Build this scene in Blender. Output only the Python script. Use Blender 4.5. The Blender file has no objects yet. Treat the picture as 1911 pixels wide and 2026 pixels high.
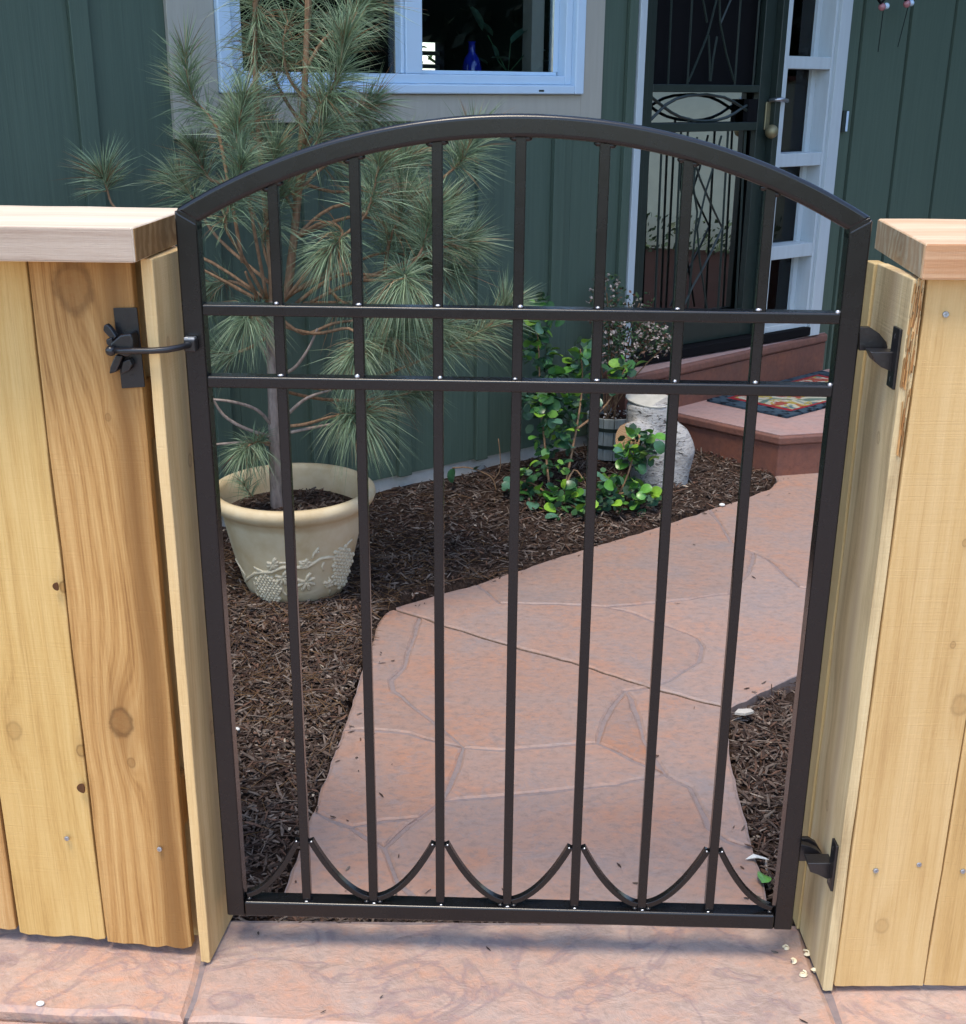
import bpy, bmesh, math, random
from mathutils import Vector, Matrix, noise
from math import sin, cos, pi, radians, sqrt, atan2

# ------------------------------------------------------------------ scene, camera, sky, sun, exposure
sc = bpy.context.scene
C = sc.collection
R = random.Random(7)
CAM = Vector((0.0, -1.672, 1.40))
FPX, PITCH, ROLL = 2376.0, radians(19.57), radians(0.52)
_w = Vector((0, cos(PITCH), -sin(PITCH))); _r0 = Vector((1, 0, 0)); _u0 = Vector((0, sin(PITCH), cos(PITCH)))
_r = _r0 * cos(ROLL) + _u0 * sin(ROLL); _u = _u0 * cos(ROLL) - _r0 * sin(ROLL)
cam_d = bpy.data.cameras.new('camera'); cam = bpy.data.objects.new('camera', cam_d); C.objects.link(cam)
cam.matrix_world = Matrix(((_r.x, _u.x, -_w.x, CAM.x), (_r.y, _u.y, -_w.y, CAM.y), (_r.z, _u.z, -_w.z, CAM.z), (0, 0, 0, 1)))
cam_d.sensor_fit = 'HORIZONTAL'; cam_d.sensor_width = 36; cam_d.lens = 36 * FPX / 1911
cam_d.clip_start = .05; cam_d.clip_end = 500
sc.camera = cam

SUN_EL, SUN_AZ = radians(72), radians(197)          # azimuth measured from +Y towards +X
w = bpy.data.worlds.new('World'); sc.world = w; w.use_nodes = True
wn = w.node_tree
sky = wn.nodes.new('ShaderNodeTexSky'); sky.sky_type = 'NISHITA'; sky.sun_disc = False
sky.sun_elevation = SUN_EL; sky.sun_rotation = SUN_AZ; sky.air_density = 1.0; sky.dust_density = .8; sky.ozone_density = 1.7
wn.links.new(sky.outputs[0], wn.nodes['Background'].inputs[0]); wn.nodes['Background'].inputs[1].default_value = .15
sl = bpy.data.lights.new('sun', 'SUN'); sl.energy = 1.1; sl.angle = radians(17); sl.color = (1, .88, .70)
sun = bpy.data.objects.new('sun', sl); C.objects.link(sun)
sdir = Vector((sin(SUN_AZ) * cos(SUN_EL), cos(SUN_AZ) * cos(SUN_EL), sin(SUN_EL)))
sun.rotation_euler = sdir.to_track_quat('Z', 'Y').to_euler(); sun.location = (0, -3, 6)
vs = sc.view_settings; vs.view_transform = 'Standard'; vs.look = 'None'; vs.gamma = 1; vs.use_curve_mapping = False
vs.exposure = 1.6

# ------------------------------------------------------------------ measuring helpers: survey a point of the photo on a plane of the place
def ray(px, py):
    return (_w * FPX + _r * (px - 955.5) - _u * (py - 1013)).normalized()
def hit(px, py, n, p):
    d = ray(px, py); n = Vector(n); t = (Vector(p) - CAM).dot(n) / d.dot(n); return CAM + d * t
def G(px, py, z=0): return hit(px, py, (0, 0, 1), (0, 0, z))
def Y(px, py, y): return hit(px, py, (0, 1, 0), (0, y, 0))
GTH = radians(-1.5)
def GP(px, py, y=0):                                # gate frame: x along the gate, z up
    n = Vector((-sin(GTH), cos(GTH), 0)); h = hit(px, py, n, n * y); return h.x * cos(GTH) + h.y * sin(GTH), h.z
D = Vector((.793, .609, 0)).normalized(); NW = Vector((.609, -.793, 0)).normalized(); P0 = Vector((-.40, 2.32, 0)); ZV = Vector((0, 0, 1))
def WP(s, off, z): return P0 + D * s + NW * off + ZV * z
def WS(px, py, off=0):
    v = hit(px, py, NW, P0 + NW * off) - P0; return v.dot(D), v.z

# ------------------------------------------------------------------ object helpers
ORG = {}
def tag(o, label=None, cat=None, group=None, kind=None):
    if label: o['label'] = label
    if cat: o['category'] = cat
    if group: o['group'] = group
    if kind: o['kind'] = kind
    return o
def empty(name, loc, label=None, cat=None, group=None, kind=None, rz=0):
    o = bpy.data.objects.new(name, None); C.objects.link(o); o.location = loc; o.rotation_euler.z = rz
    o.empty_display_size = .05
    ORG[o.name] = Vector((0, 0, 0)) if rz else Vector(loc)
    return tag(o, label, cat, group, kind)
class MB:
    def __init__(s): s.v = []; s.f = []; s.c = []
    def add(s, vs, fs, col=None):
        b = len(s.v); s.v += [tuple(x) for x in vs]; s.f += [tuple(i + b for i in f) for f in fs]
        if col is not None: s.c += [col] * len(vs)
        return s
    def box(s, a, b, col=None):                      # axis aligned
        x0, y0, z0 = a; x1, y1, z1 = b
        return s.hexa([(x0, y0, z0), (x1, y0, z0), (x1, y1, z0), (x0, y1, z0), (x0, y0, z1), (x1, y0, z1), (x1, y1, z1), (x0, y1, z1)], col)
    def hexa(s, p, col=None):
        return s.add(p, [(3, 2, 1, 0), (4, 5, 6, 7), (0, 1, 5, 4), (1, 2, 6, 5), (2, 3, 7, 6), (3, 0, 4, 7)], col)
    def wbox(s, s0, s1, o0, o1, z0, z1, col=None):   # box in the house wall's frame
        return s.hexa([WP(s0, o0, z0), WP(s1, o0, z0), WP(s1, o1, z0), WP(s0, o1, z0), WP(s0, o0, z1), WP(s1, o0, z1), WP(s1, o1, z1), WP(s0, o1, z1)], col)
    def obox(s, c, ax, h, col=None):
        c = Vector(c); a, b, d = [Vector(x) * k for x, k in zip(ax, h)]
        return s.hexa([c - a - b - d, c + a - b - d, c + a + b - d, c - a + b - d, c - a - b + d, c + a - b + d, c + a + b + d, c - a + b + d], col)
    def prism(s, pts, vec, col=None):
        n = len(pts); vec = Vector(vec); p = [Vector(x) for x in pts]
        return s.add(p + [x + vec for x in p], [tuple(range(n))[::-1], tuple(range(n, 2 * n))] + [(i, (i + 1) % n, (i + 1) % n + n, i + n) for i in range(n)], col)
    def tube(s, pts, rad, n=8, col=None, up=None, square=False, cap=True):
        pts = [Vector(p) for p in pts]; m = len(pts)
        if not hasattr(rad, '__len__'): rad = [rad] * m
        vs = []; u = None
        for i in range(m):
            t = (pts[min(i + 1, m - 1)] - pts[max(i - 1, 0)]).normalized()
            if up is not None: u = Vector(up)
            elif u is None: u = Vector((0, 0, 1)) if abs(t.z) < .9 else Vector((1, 0, 0))
            a = t.cross(u).normalized(); u = a.cross(t).normalized()
            for k in range(n):
                if square:
                    q = [(1, 1), (-1, 1), (-1, -1), (1, -1)][k]; vs.append(pts[i] + a * q[0] * rad[i][0] + u * q[1] * rad[i][1])
                else:
                    an = 2 * pi * k / n; vs.append(pts[i] + (a * cos(an) + u * sin(an)) * rad[i])
        fs = [(i * n + k, i * n + (k + 1) % n, (i + 1) * n + (k + 1) % n, (i + 1) * n + k) for i in range(m - 1) for k in range(n)]
        if cap: fs += [tuple(range(n))[::-1], tuple(range((m - 1) * n, m * n))]
        return s.add(vs, fs, col)
    def lathe(s, prof, c, n=48, col=None):
        c = Vector(c); m = len(prof)
        vs = [c + Vector((r * cos(2 * pi * k / n), r * sin(2 * pi * k / n), z)) for r, z in prof for k in range(n)]
        fs = [(i * n + k, i * n + (k + 1) % n, (i + 1) * n + (k + 1) % n, (i + 1) * n + k) for i in range(m - 1) for k in range(n)]
        return s.add(vs, fs, col)
    def ball(s, c, r, nu=8, nv=5, col=None, sc=(1, 1, 1)):
        c = Vector(c); vs = []; fs = []
        for j in range(nv + 1):
            th = pi * j / nv
            for i in range(nu): vs.append(c + Vector((r * sc[0] * sin(th) * cos(2 * pi * i / nu), r * sc[1] * sin(th) * sin(2 * pi * i / nu), r * sc[2] * cos(th))))
        for j in range(nv):
            for i in range(nu): fs.append((j * nu + i, (j + 1) * nu + i, (j + 1) * nu + (i + 1) % nu, j * nu + (i + 1) % nu))
        return s.add(vs, fs, col)
    def mesh(s, name, o=Vector((0, 0, 0)), smooth=False, fix=True):
        me = bpy.data.meshes.new(name); me.from_pydata([(x - o.x, y - o.y, z - o.z) for x, y, z in s.v], [], s.f)
        if s.c:
            at = me.color_attributes.new('tint', 'FLOAT_COLOR', 'POINT')
            at.data.foreach_set('color', [k for c in s.c for k in (*c[:3], 1)])
        if fix:
            bm = bmesh.new(); bm.from_mesh(me); bmesh.ops.recalc_face_normals(bm, faces=bm.faces); bm.to_mesh(me); bm.free()
        if smooth: me.polygons.foreach_set('use_smooth', [True] * len(me.polygons))
        return me
    def build(s, name, m, parent=None, bevel=0, smooth=False, fix=True, label=None, cat=None, group=None, kind=None):
        xs, ys, zs = zip(*s.v)
        o = Vector(((min(xs) + max(xs)) / 2, (min(ys) + max(ys)) / 2, min(zs)))
        me = s.mesh(name, o, smooth, fix); me.materials.append(m)
        ob = bpy.data.objects.new(name, me); C.objects.link(ob); ORG[ob.name] = o
        if parent is not None: ob.parent = parent; ob.location = o - ORG[parent.name]
        else: ob.location = o
        if bevel:
            me.polygons.foreach_set('use_smooth', [True] * len(me.polygons)); b = ob.modifiers.new('bevel', 'BEVEL'); b.width = bevel; b.segments = 3; b.harden_normals = True; b.limit_method = 'ANGLE'; b.angle_limit = radians(40)
        return tag(ob, label, cat, group, kind)
def inst(src, name, pos, parent, rot=None, scale=None):   # a copy sharing mesh data, placed in world (or gate-frame) coordinates
    o = src.copy(); o.name = name; C.objects.link(o); o.parent = parent
    o.location = Vector(pos) - (ORG[parent.name] if parent else Vector((0, 0, 0)))
    if rot is not None: o.rotation_mode = 'QUATERNION'; o.rotation_quaternion = rot
    if scale is not None: o.scale = scale
    ORG[o.name] = Vector(pos)
    return o
def proto(name, me):                                      # an unlinked source for copies
    return bpy.data.objects.new(name, me)

# ------------------------------------------------------------------ materials
class NB:
    def __init__(s, name):
        s.m = bpy.data.materials.new(name); s.m.use_nodes = True; s.t = s.m.node_tree; s.p = s.t.nodes['Principled BSDF']
    def n(s, ty, **k):
        x = s.t.nodes.new(ty)
        for a, b in k.items(): setattr(x, a, b)
        return x
    def put(s, i, v):
        if hasattr(v, 'links'): s.t.links.new(v, i)
        else: i.default_value = v
    def math(s, op, a, b=0, c=None, clamp=False):
        x = s.n('ShaderNodeMath', operation=op, use_clamp=clamp); s.put(x.inputs[0], a); s.put(x.inputs[1], b)
        if c is not None: s.put(x.inputs[2], c)
        return x.outputs[0]
    def coord(s, kind='Object'):
        if kind == 'World': return s.n('ShaderNodeNewGeometry').outputs['Position']
        return s.n('ShaderNodeTexCoord').outputs[kind]
    def scale(s, v, sx, sy, sz, off=None):
        x = s.n('ShaderNodeMapping'); s.put(x.inputs[0], v); x.inputs['Scale'].default_value = (sx, sy, sz)
        if off is not None: s.put(x.inputs['Location'], off)
        return x.outputs[0]
    def noise(s, v, sc=5., det=4., rough=.55, dist=0.):
        x = s.n('ShaderNodeTexNoise'); s.put(x.inputs['Vector'], v); x.inputs['Scale'].default_value = sc
        x.inputs['Detail'].default_value = det; x.inputs['Roughness'].default_value = rough; x.inputs['Distortion'].default_value = dist
        return x.outputs['Fac']
    def ramp(s, f, stops, ease=False):
        x = s.n('ShaderNodeValToRGB'); s.put(x.inputs[0], f); e = x.color_ramp.elements
        if ease: x.color_ramp.interpolation = 'EASE'
        while len(e) < len(stops): e.new(.5)
        for k, (p, c) in zip(e, stops): k.position = p; k.color = (*c, 1) if len(c) == 3 else c
        return x.outputs[0]
    def mix(s, f, a, b, mode='MIX'):
        x = s.n('ShaderNodeMix', data_type='RGBA', blend_type=mode); s.put(x.inputs[0], f)
        s.put(x.inputs[6], (*a, 1) if isinstance(a, tuple) else a); s.put(x.inputs[7], (*b, 1) if isinstance(b, tuple) else b)
        return x.outputs[2]
    def bump(s, h, st=.3, dist=.01):
        x = s.n('ShaderNodeBump'); s.put(x.inputs['Height'], h); x.inputs['Strength'].default_value = st; x.inputs['Distance'].default_value = dist
        s.t.links.new(x.outputs[0], s.p.inputs['Normal'])
    def rand(s): return s.n('ShaderNodeObjectInfo').outputs['Random']
    def attr(s): return s.n('ShaderNodeVertexColor', layer_name='tint').outputs[0]
    def done(s, col=None, rough=None, spec=None, metal=None):
        if col is not None: s.put(s.p.inputs['Base Color'], (*col, 1) if isinstance(col, tuple) else col)
        if rough is not None: s.put(s.p.inputs['Roughness'], rough)
        if spec is not None: s.p.inputs['Specular IOR Level'].default_value = spec
        if metal is not None: s.p.inputs['Metallic'].default_value = metal
        return s.m
def flat(name, c, rough=.5, var=.12, sc=(20, 20, 20), bump=.1, spec=.4, metal=0., det=4):
    b = NB(name); v = b.scale(b.coord(), *sc); f = b.noise(v, 1, det)
    k = lambda m: tuple(min(1, x * m) for x in c)
    if bump: b.bump(f, bump, .004)
    return b.done(b.ramp(f, [(.25, k(1 - var)), (.75, k(1 + var))]), rough, spec, metal)
def tinted(name, rough=.7, spec=.2, sc=40, var=.25, sss=0.):
    b = NB(name); f = b.noise(b.coord(), sc, 3)
    m = b.ramp(f, [(.3, (1 - var,) * 3), (.7, (1, 1, 1))])
    return b.done(b.mix(1., b.attr(), m, 'MULTIPLY'), rough, spec)
def wood(name, light, mid, dark, knots=(), freq=150., seed=0., grain=1., wav=.012, stain=None, rough=.62, bump=.35, face='x'):
    """sawn softwood, grain along local z; knots = (x, z, radius, darkness) in local metres"""
    b = NB(name); co = b.coord(); sp = b.n('ShaderNodeSeparateXYZ'); b.put(sp.inputs[0], co)
    x, y, z = sp.outputs
    if face == 'y': x, y = y, x
    off = b.n('ShaderNodeCombineXYZ'); rr = b.math('MULTIPLY_ADD', b.rand(), 37., seed)
    b.put(off.inputs[0], rr); b.put(off.inputs[2], rr)
    lo = b.noise(b.scale(co, 5, 5, .9, off.outputs[0]), 1, 3, .5)
    r = b.math('ADD', b.math('ADD', x, b.math('MULTIPLY', y, .6)), b.math('MULTIPLY', b.math('SUBTRACT', lo, .5), wav * 12))
    core = None; halo = None
    for kx, kz, kr, kd in knots:
        dx = b.math('DIVIDE', b.math('SUBTRACT', x, kx), kr); dz = b.math('DIVIDE', b.math('SUBTRACT', z, kz), kr * 1.35)
        d = b.math('SQRT', b.math('ADD', b.math('MULTIPLY', dx, dx), b.math('MULTIPLY', dz, dz)))
        d = b.math('ADD', d, b.math('MULTIPLY', b.math('SUBTRACT', b.noise(co, 55, 3, .6), .5), .75))
        dzw = b.math('DIVIDE', dz, 2.6)
        d2 = b.math('ADD', b.math('MULTIPLY', dx, dx), b.math('MULTIPLY', dzw, dzw))
        g = b.math('EXPONENT', b.math('MULTIPLY', d2, -.28))
        r = b.math('ADD', r, b.math('MULTIPLY', b.math('MULTIPLY', g, kr * 2.2), b.math('SIGN', dx) if False else 1.0))
        c = b.math('MULTIPLY', b.math('SMOOTH_MIN', b.math('MULTIPLY_ADD', d, -4., 4.4, clamp=True), 1., .1), kd)
        hl = b.math('MULTIPLY', b.math('EXPONENT', b.math('MULTIPLY', d2, -.6)), kd * .55)
        rm_ = b.math('MULTIPLY', b.math('EXPONENT', b.math('MULTIPLY', b.math('POWER', b.math('DIVIDE', b.math('SUBTRACT', d, 1.02), .2), 2.), -1.)), kd * .8)
        rims = rm_ if core is None else b.math('MAXIMUM', rims, rm_)
        core = c if core is None else b.math('MAXIMUM', core, c); halo = hl if halo is None else b.math('MAXIMUM', halo, hl)
    ring = b.math('MULTIPLY_ADD', b.math('SINE', b.math('MULTIPLY', r, freq)), .5, .5)
    ring2 = b.math('MULTIPLY_ADD', b.math('SINE', b.math('MULTIPLY', r, freq * 3.7)), .5, .5)
    fib = b.noise(b.scale(co, 420, 420, 7, off.outputs[0]), 1, 5, .7); fib2 = b.noise(b.scale(co, 1100, 1100, 60, off.outputs[0]), 1, 2, .6)
    blot = b.noise(b.scale(co, 7, 7, 2.2, off.outputs[0]), 1, 4, .6)
    f = b.math('ADD', b.math('MULTIPLY', ring, .19 * grain), b.math('MULTIPLY', ring2, .09 * grain))
    f = b.math('ADD', f, b.math('MULTIPLY', fib, .50)); f = b.math('ADD', f, b.math('MULTIPLY', b.math('SUBTRACT', fib2, .5), .22)); f = b.math('ADD', f, b.math('MULTIPLY', blot, .55))
    col = b.ramp(f, [(.42, light), (.70, mid), (.96, dark)])
    stk = b.noise(b.scale(co, 170, 170, 2.6, off.outputs[0]), 1, 5, .75); saw = b.noise(b.scale(co, 9, 9, 420, off.outputs[0]), 1, 2, .5)
    col = b.mix(b.ramp(stk, [(.56, (0, 0, 0)), (.66, (.55, .55, .55))]), col, tuple(p_ * .55 + q_ * .45 for p_, q_ in zip(dark, mid)))
    col = b.mix(b.ramp(stk, [(.30, (.4, .4, .4)), (.42, (0, 0, 0))]), col, tuple(min(1, q_ * 1.12) for q_ in light))
    col = b.mix(b.math('MULTIPLY', b.math('SUBTRACT', saw, .5, clamp=True), .7), col, mid)
    if stain:                                        # darker heartwood streak: (x centre, half width, colour, amount)
        sx, hw, scol, am = stain
        e = b.math('DIVIDE', b.math('SUBTRACT', b.math('ADD', x, b.math('MULTIPLY', b.math('SUBTRACT', lo, .5), .05)), sx), hw)
        col = b.mix(b.math('MULTIPLY', b.math('EXPONENT', b.math('MULTIPLY', b.math('MULTIPLY', e, e), -1.)), am), col, scol)
    if core is not None:
        col = b.mix(halo, col, dark); kc = tuple(q * .45 for q in dark)
        kn = b.noise(b.scale(co, 70, 70, 110), 1, 4, .7, 1.5)
        col = b.mix(b.math('MULTIPLY', core, .8), col, b.ramp(kn, [(.3, tuple(q * 1.1 for q in dark)), (.7, tuple(q * .62 for q in mid))])); col = b.mix(b.math('MULTIPLY', rims, .75), col, kc)
    h = b.math('ADD', b.math('ADD', b.math('MULTIPLY', fib, .7), b.math('MULTIPLY', fib2, .4)), b.math('ADD', b.math('MULTIPLY', saw, .5), b.math('MULTIPLY', ring, .25 * grain)))
    b.bump(h, bump, .003)
    return b.done(col, rough, .25)
def stone(name, ca, cb, cc, lilac, rough=.55, sc=1., bump=.5, vs_=7., vw=28., va=.55):
    """stamped, colour-hardened concrete"""
    b = NB(name); co = b.coord('World'); rnd = b.math('MULTIPLY', b.rand(), 9.)
    o = b.n('ShaderNodeCombineXYZ'); b.put(o.inputs[2], rnd)
    big = b.noise(b.scale(co, 4.5 * sc, 6 * sc, 4, o.outputs[0]), 1, 5, .6, .6)
    mid = b.noise(b.scale(co, 15 * sc, 19 * sc, 14), 1, 6, .65, .8)
    fine = b.noise(co, 160, 4, .7)
    col = b.ramp(big, [(.28, lilac), (.42, cb), (.56, ca), (.72, cc)])
    col = b.mix(b.ramp(mid, [(.35, (0, 0, 0)), (.7, (.6, .6, .6))]), col, cb)
    vein = b.math('ABSOLUTE', b.math('SUBTRACT', b.noise(b.scale(co, vs_, vs_ * 1.3, vs_), 1, 4, .55, 1.2), .5))
    col = b.mix(b.math('MULTIPLY_ADD', vein, -vw, va, clamp=True), col, lilac)
    spk = b.noise(b.scale(co, 46, 60, 46), 1, 4, .7)
    col = b.mix(b.ramp(spk, [(.36, (.75, .75, .75)), (.5, (0, 0, 0))]), col, tuple(k * .78 for k in cb)); col = b.mix(b.ramp(spk, [(.55, (0, 0, 0)), (.72, (.5, .5, .5))]), col, tuple(min(1, k * 1.22) for k in cc))
    col = b.mix(b.math('MULTIPLY', b.math('SUBTRACT', fine, .5), .5), col, tuple(k * 1.4 for k in ca))
    h = b.math('ADD', b.math('MULTIPLY', mid, .8), b.math('MULTIPLY', fine, .14))
    hs = b.n('ShaderNodeHueSaturation'); b.put(hs.inputs['Color'], col); b.put(hs.inputs['Value'], b.math('MULTIPLY_ADD', b.rand(), .13, .935)); b.put(hs.inputs['Saturation'], b.math('MULTIPLY_ADD', b.math('FRACT', b.math('MULTIPLY', b.rand(), 7.3)), .18, .86)); col = hs.outputs[0]
    b.bump(h, bump, .008)
    return b.done(col, b.math('MULTIPLY_ADD', mid, .3, rough - .15), .35)
def glass(name, refl, tint=(.9, .95, .97), rough=.0):
    b = NB(name); t = b.t; t.nodes.remove(b.p)
    tr = b.n('ShaderNodeBsdfTransparent'); tr.inputs[0].default_value = (*tint, 1)
    gl = b.n('ShaderNodeBsdfGlossy'); gl.inputs['Roughness'].default_value = rough
    fr = b.n('ShaderNodeFresnel'); fr.inputs[0].default_value = 1.5
    mx = b.n('ShaderNodeMixShader'); b.put(mx.inputs[0], b.math('ADD', fr.outputs[0], refl, clamp=True))
    t.links.new(tr.outputs[0], mx.inputs[1]); t.links.new(gl.outputs[0], mx.inputs[2])
    t.links.new(mx.outputs[0], t.nodes['Material Output'].inputs[0]); return b.m

M_iron = NB('black_paint'); _f = M_iron.noise(M_iron.coord('World'), 260, 2); M_iron.bump(_f, .05, .001)
M_iron.p.inputs['Coat Weight'].default_value = .4; M_iron.p.inputs['Coat Roughness'].default_value = .2
M_iron = M_iron.done((.0046, .0042, .0047), M_iron.math('MULTIPLY_ADD', M_iron.noise(M_iron.coord('World'), 30, 4), .2, .17), .3)
M_weld = flat('bare_weld', (.55, .57, .6), .28, .2, (200,) * 3, .4, .6, .8)
M_steel = flat('zinc_screw', (.42, .44, .46), .35, .2, (300,) * 3, .3, .5, .9)
M_hard = flat('black_hardware', (.012, .011, .012), .3, .2, (150,) * 3, .12, .55)
L1, L2, L3 = (.60, .37, .155), (.47, .25, .085), (.27, .12, .035)
M_siding = NB('dark_green_siding')
_c = M_siding.coord('World'); _f = M_siding.noise(M_siding.scale(_c, 90, 90, 2.5), 1, 4, .6); _g = M_siding.noise(M_siding.scale(_c, 3, 3, 1.5), 1, 3)
M_siding.bump(_f, .35, .004)
M_siding = M_siding.done(M_siding.mix(M_siding.math('MULTIPLY', _g, .6), M_siding.ramp(_f, [(.25, (.056, .085, .064)), (.75, (.082, .120, .089))]), (.068, .101, .075)), .6, .3)
M_trim = flat('taupe_trim', (.36, .345, .29), .6, .06, (60, 60, 4), .15, .3)
M_vinyl = flat('white_vinyl', (.50, .64, .76), .35, .03, (8, 8, 8), .03, .45)
M_whitep = flat('white_door_paint', (.44, .50, .52), .5, .06, (50, 50, 5), .12, .35)
M_secdoor = flat('dark_green_door_metal', (.015, .025, .021), .4, .15, (30,) * 3, .06, .45)
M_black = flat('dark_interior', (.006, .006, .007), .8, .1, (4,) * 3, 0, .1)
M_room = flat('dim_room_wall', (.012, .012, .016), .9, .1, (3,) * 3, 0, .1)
M_conc = flat('grey_foundation', (.48, .45, .40), .85, .2, (18,) * 3, .4, .2)
M_pane = glass('window_glass', .0)
M_mirror = glass('reflective_door_glass', .48, (.35, .4, .4))
M_brass = flat('brass', (.26, .23, .13), .55, .15, (60,) * 3, .1, .5, .7)
M_pot = NB('cream_planter')
_c = M_pot.coord('World'); _f = M_pot.noise(_c, 9, 5, .6); _g = M_pot.noise(_c, 120, 3)
M_pot.bump(_g, .12, .003)
M_pot = M_pot.done(M_pot.ramp(_f, [(.3, (.47, .35, .19)), (.5, (.565, .46, .285)), (.75, (.64, .56, .39))]), .55, .35)
M_chip = tinted('bark_chips', .85, .15, 60, .45)
M_needle = tinted('pine_needles', .5, .3, 30, .1)
M_bark = flat('pine_bark', (.23, .14, .08), .9, .45, (120, 120, 30), .9, .15)
M_barkg = flat('grey_trunk_bark', (.27, .215, .18), .9, .4, (90, 90, 25), .9, .15)
M_leafs = []
for nm, c in (('dark_leaf', (.035, .10, .042)), ('green_leaf', (.10, .27, .045)), ('lime_leaf', (.20, .38, .04)), ('bluish_leaf', (.075, .17, .11))):
    b = NB(nm); f = b.noise(b.coord(), 60, 3); b.p.inputs['Subsurface Weight'].default_value = 0
    b.p.inputs['Transmission Weight'].default_value = 0
    M_leafs.append(b.done(b.ramp(f, [(.3, tuple(k * .75 for k in c)), (.7, tuple(k * 1.15 for k in c))]), .32, .45))
M_tint = tinted('plant_tint', .55, .3, 50, .2)
M_earth = NB('mulch_earth')
_f = M_earth.noise(M_earth.coord('World'), 70, 6, .7); M_earth.bump(_f, 1., .02)
M_earth = M_earth.done(M_earth.ramp(_f, [(.3, (.02, .012, .009)), (.6, (.075, .048, .035)), (.8, (.15, .11, .085))]), .95, .1)
M_path = stone('terracotta_stamped_concrete', (.335, .195, .14), (.295, .205, .17), (.375, .175, .10), (.24, .20, .195))
M_walk = stone('pink_stamped_concrete', (.45, .275, .20), (.42, .305, .245), (.49, .25, .15), (.26, .185, .175), .5, 1.3, .8, 4.2, 20., .75)
M_joint = stone('joint_concrete', (.235, .175, .16), (.225, .18, .17), (.24, .155, .13), (.20, .175, .17), .7)
M_step = stone('brick_red_step', (.185, .077, .053), (.155, .07, .052), (.20, .078, .046), (.13, .066, .055), .55, 1.5, .35)
M_tread = stone('dusty_pink_tread', (.38, .25, .225), (.36, .25, .235), (.39, .22, .185), (.31, .25, .245), .55, 1., .3)

# ------------------------------------------------------------------ ground, mulch bed, path
def wallD(x, y): return (Vector((x, y, 0)) - P0).dot(NW)
tag(MB().box((-150, -150, -.4), (150, 150, -.16)).build('ground', flat('dry_lawn', (.10, .095, .045), .95, .3, (1, 1, 1), .2, .1)), kind='structure')

J1 = [(775, 1203), (805, 1213), (900, 1243), (1029, 1283), (1152, 1315), (1287, 1360), (1370, 1382), (1446, 1400)]
E = dict(
    c_m1=[(775, 1203), (830, 1221)], m1_m2=[(830, 1221), (900, 1243), (1029, 1283), (1152, 1315), (1287, 1360)],
    m2_g=[(1287, 1360), (1370, 1382), (1446, 1400)],
    m1_n1=[(830, 1221), (800, 1318), (775, 1345), (779, 1363), (809, 1390), (861, 1429), (917, 1478)],
    b_n1=[(675, 1444), (749, 1444), (809, 1451), (861, 1466), (917, 1478)],
    b_c=[(675, 1444), (723, 1304), (745, 1235), (757, 1214), (775, 1203)],
    n1_n2=[(917, 1478), (996, 1483), (1085, 1475), (1182, 1468)],
    m2_n3=[(1287, 1360), (1238, 1366)], n3_n2=[(1238, 1366), (1205, 1401), (1190, 1440), (1182, 1468)],
    n3_n4=[(1238, 1366), (1256, 1400), (1276, 1459), (1302, 1512), (1314, 1532)],
    n2_n4=[(1182, 1468), (1210, 1482), (1276, 1512), (1314, 1532)],
    g_h=[(1446, 1400), (1441, 1450), (1446, 1495), (1470, 1590), (1492, 1680)],
    n4_h=[(1314, 1532), (1363, 1558), (1388, 1600), (1405, 1637), (1440, 1662), (1492, 1680)],
    n1_n5=[(917, 1478), (905, 1515), (887, 1557), (878, 1583)], n5_n6=[(878, 1583), (831, 1615)],
    n6_n8=[(831, 1615), (760, 1624), (693, 1636)], n8_a=[(693, 1636), (660, 1622), (617, 1604)],
    a_b=[(617, 1604), (640, 1540), (675, 1444)],
    n4_n5=[(1314, 1532), (1276, 1541), (1160, 1557), (1085, 1567), (1011, 1572), (936, 1578), (878, 1583)],
    h_k=[(1492, 1680), (1522, 1778), (1530, 1806), (1200, 1800), (850, 1794)],
    k_n7=[(850, 1794), (787, 1744), (775, 1710), (760, 1677)], n7_n6=[(760, 1677), (790, 1648), (831, 1615)],
    n7_n8=[(760, 1677), (731, 1660), (693, 1636)], k_a=[(850, 1794), (540, 1786), (558, 1762), (590, 1680), (617, 1604)],
    c_d=[(775, 1203), (800, 1193), (862, 1176), (943, 1154)], d_u1=[(943, 1154), (988, 1193), (1059, 1195), (1130, 1196), (1200, 1201)],
    u1_u4=[(1200, 1201), (1257, 1214), (1320, 1238), (1382, 1262), (1390, 1278)], u4_m2=[(1390, 1278), (1383, 1308), (1325, 1345), (1287, 1360)],
    d_e=[(943, 1154), (1003, 1134), (1100, 1102), (1200, 1072), (1314, 1037), (1405, 1006)],
    e_u3=[(1405, 1006), (1450, 1074), (1490, 1092)], u3_u2=[(1490, 1092), (1484, 1128), (1443, 1174)], u2_u1=[(1443, 1174), (1321, 1190), (1200, 1201)],
    e_f=[(1405, 1006), (1465, 987), (1522, 966), (1534, 952), (1532, 940), (1600, 931), (1697, 918), (1800, 903)],
    f_r=[(1800, 903), (1800, 1000), (1795, 1190)], r_u3=[(1795, 1190), (1579, 1161), (1526, 1112), (1490, 1092)],
    r_g=[(1795, 1190), (1790, 1235), (1583, 1334), (1446, 1400)])
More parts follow.
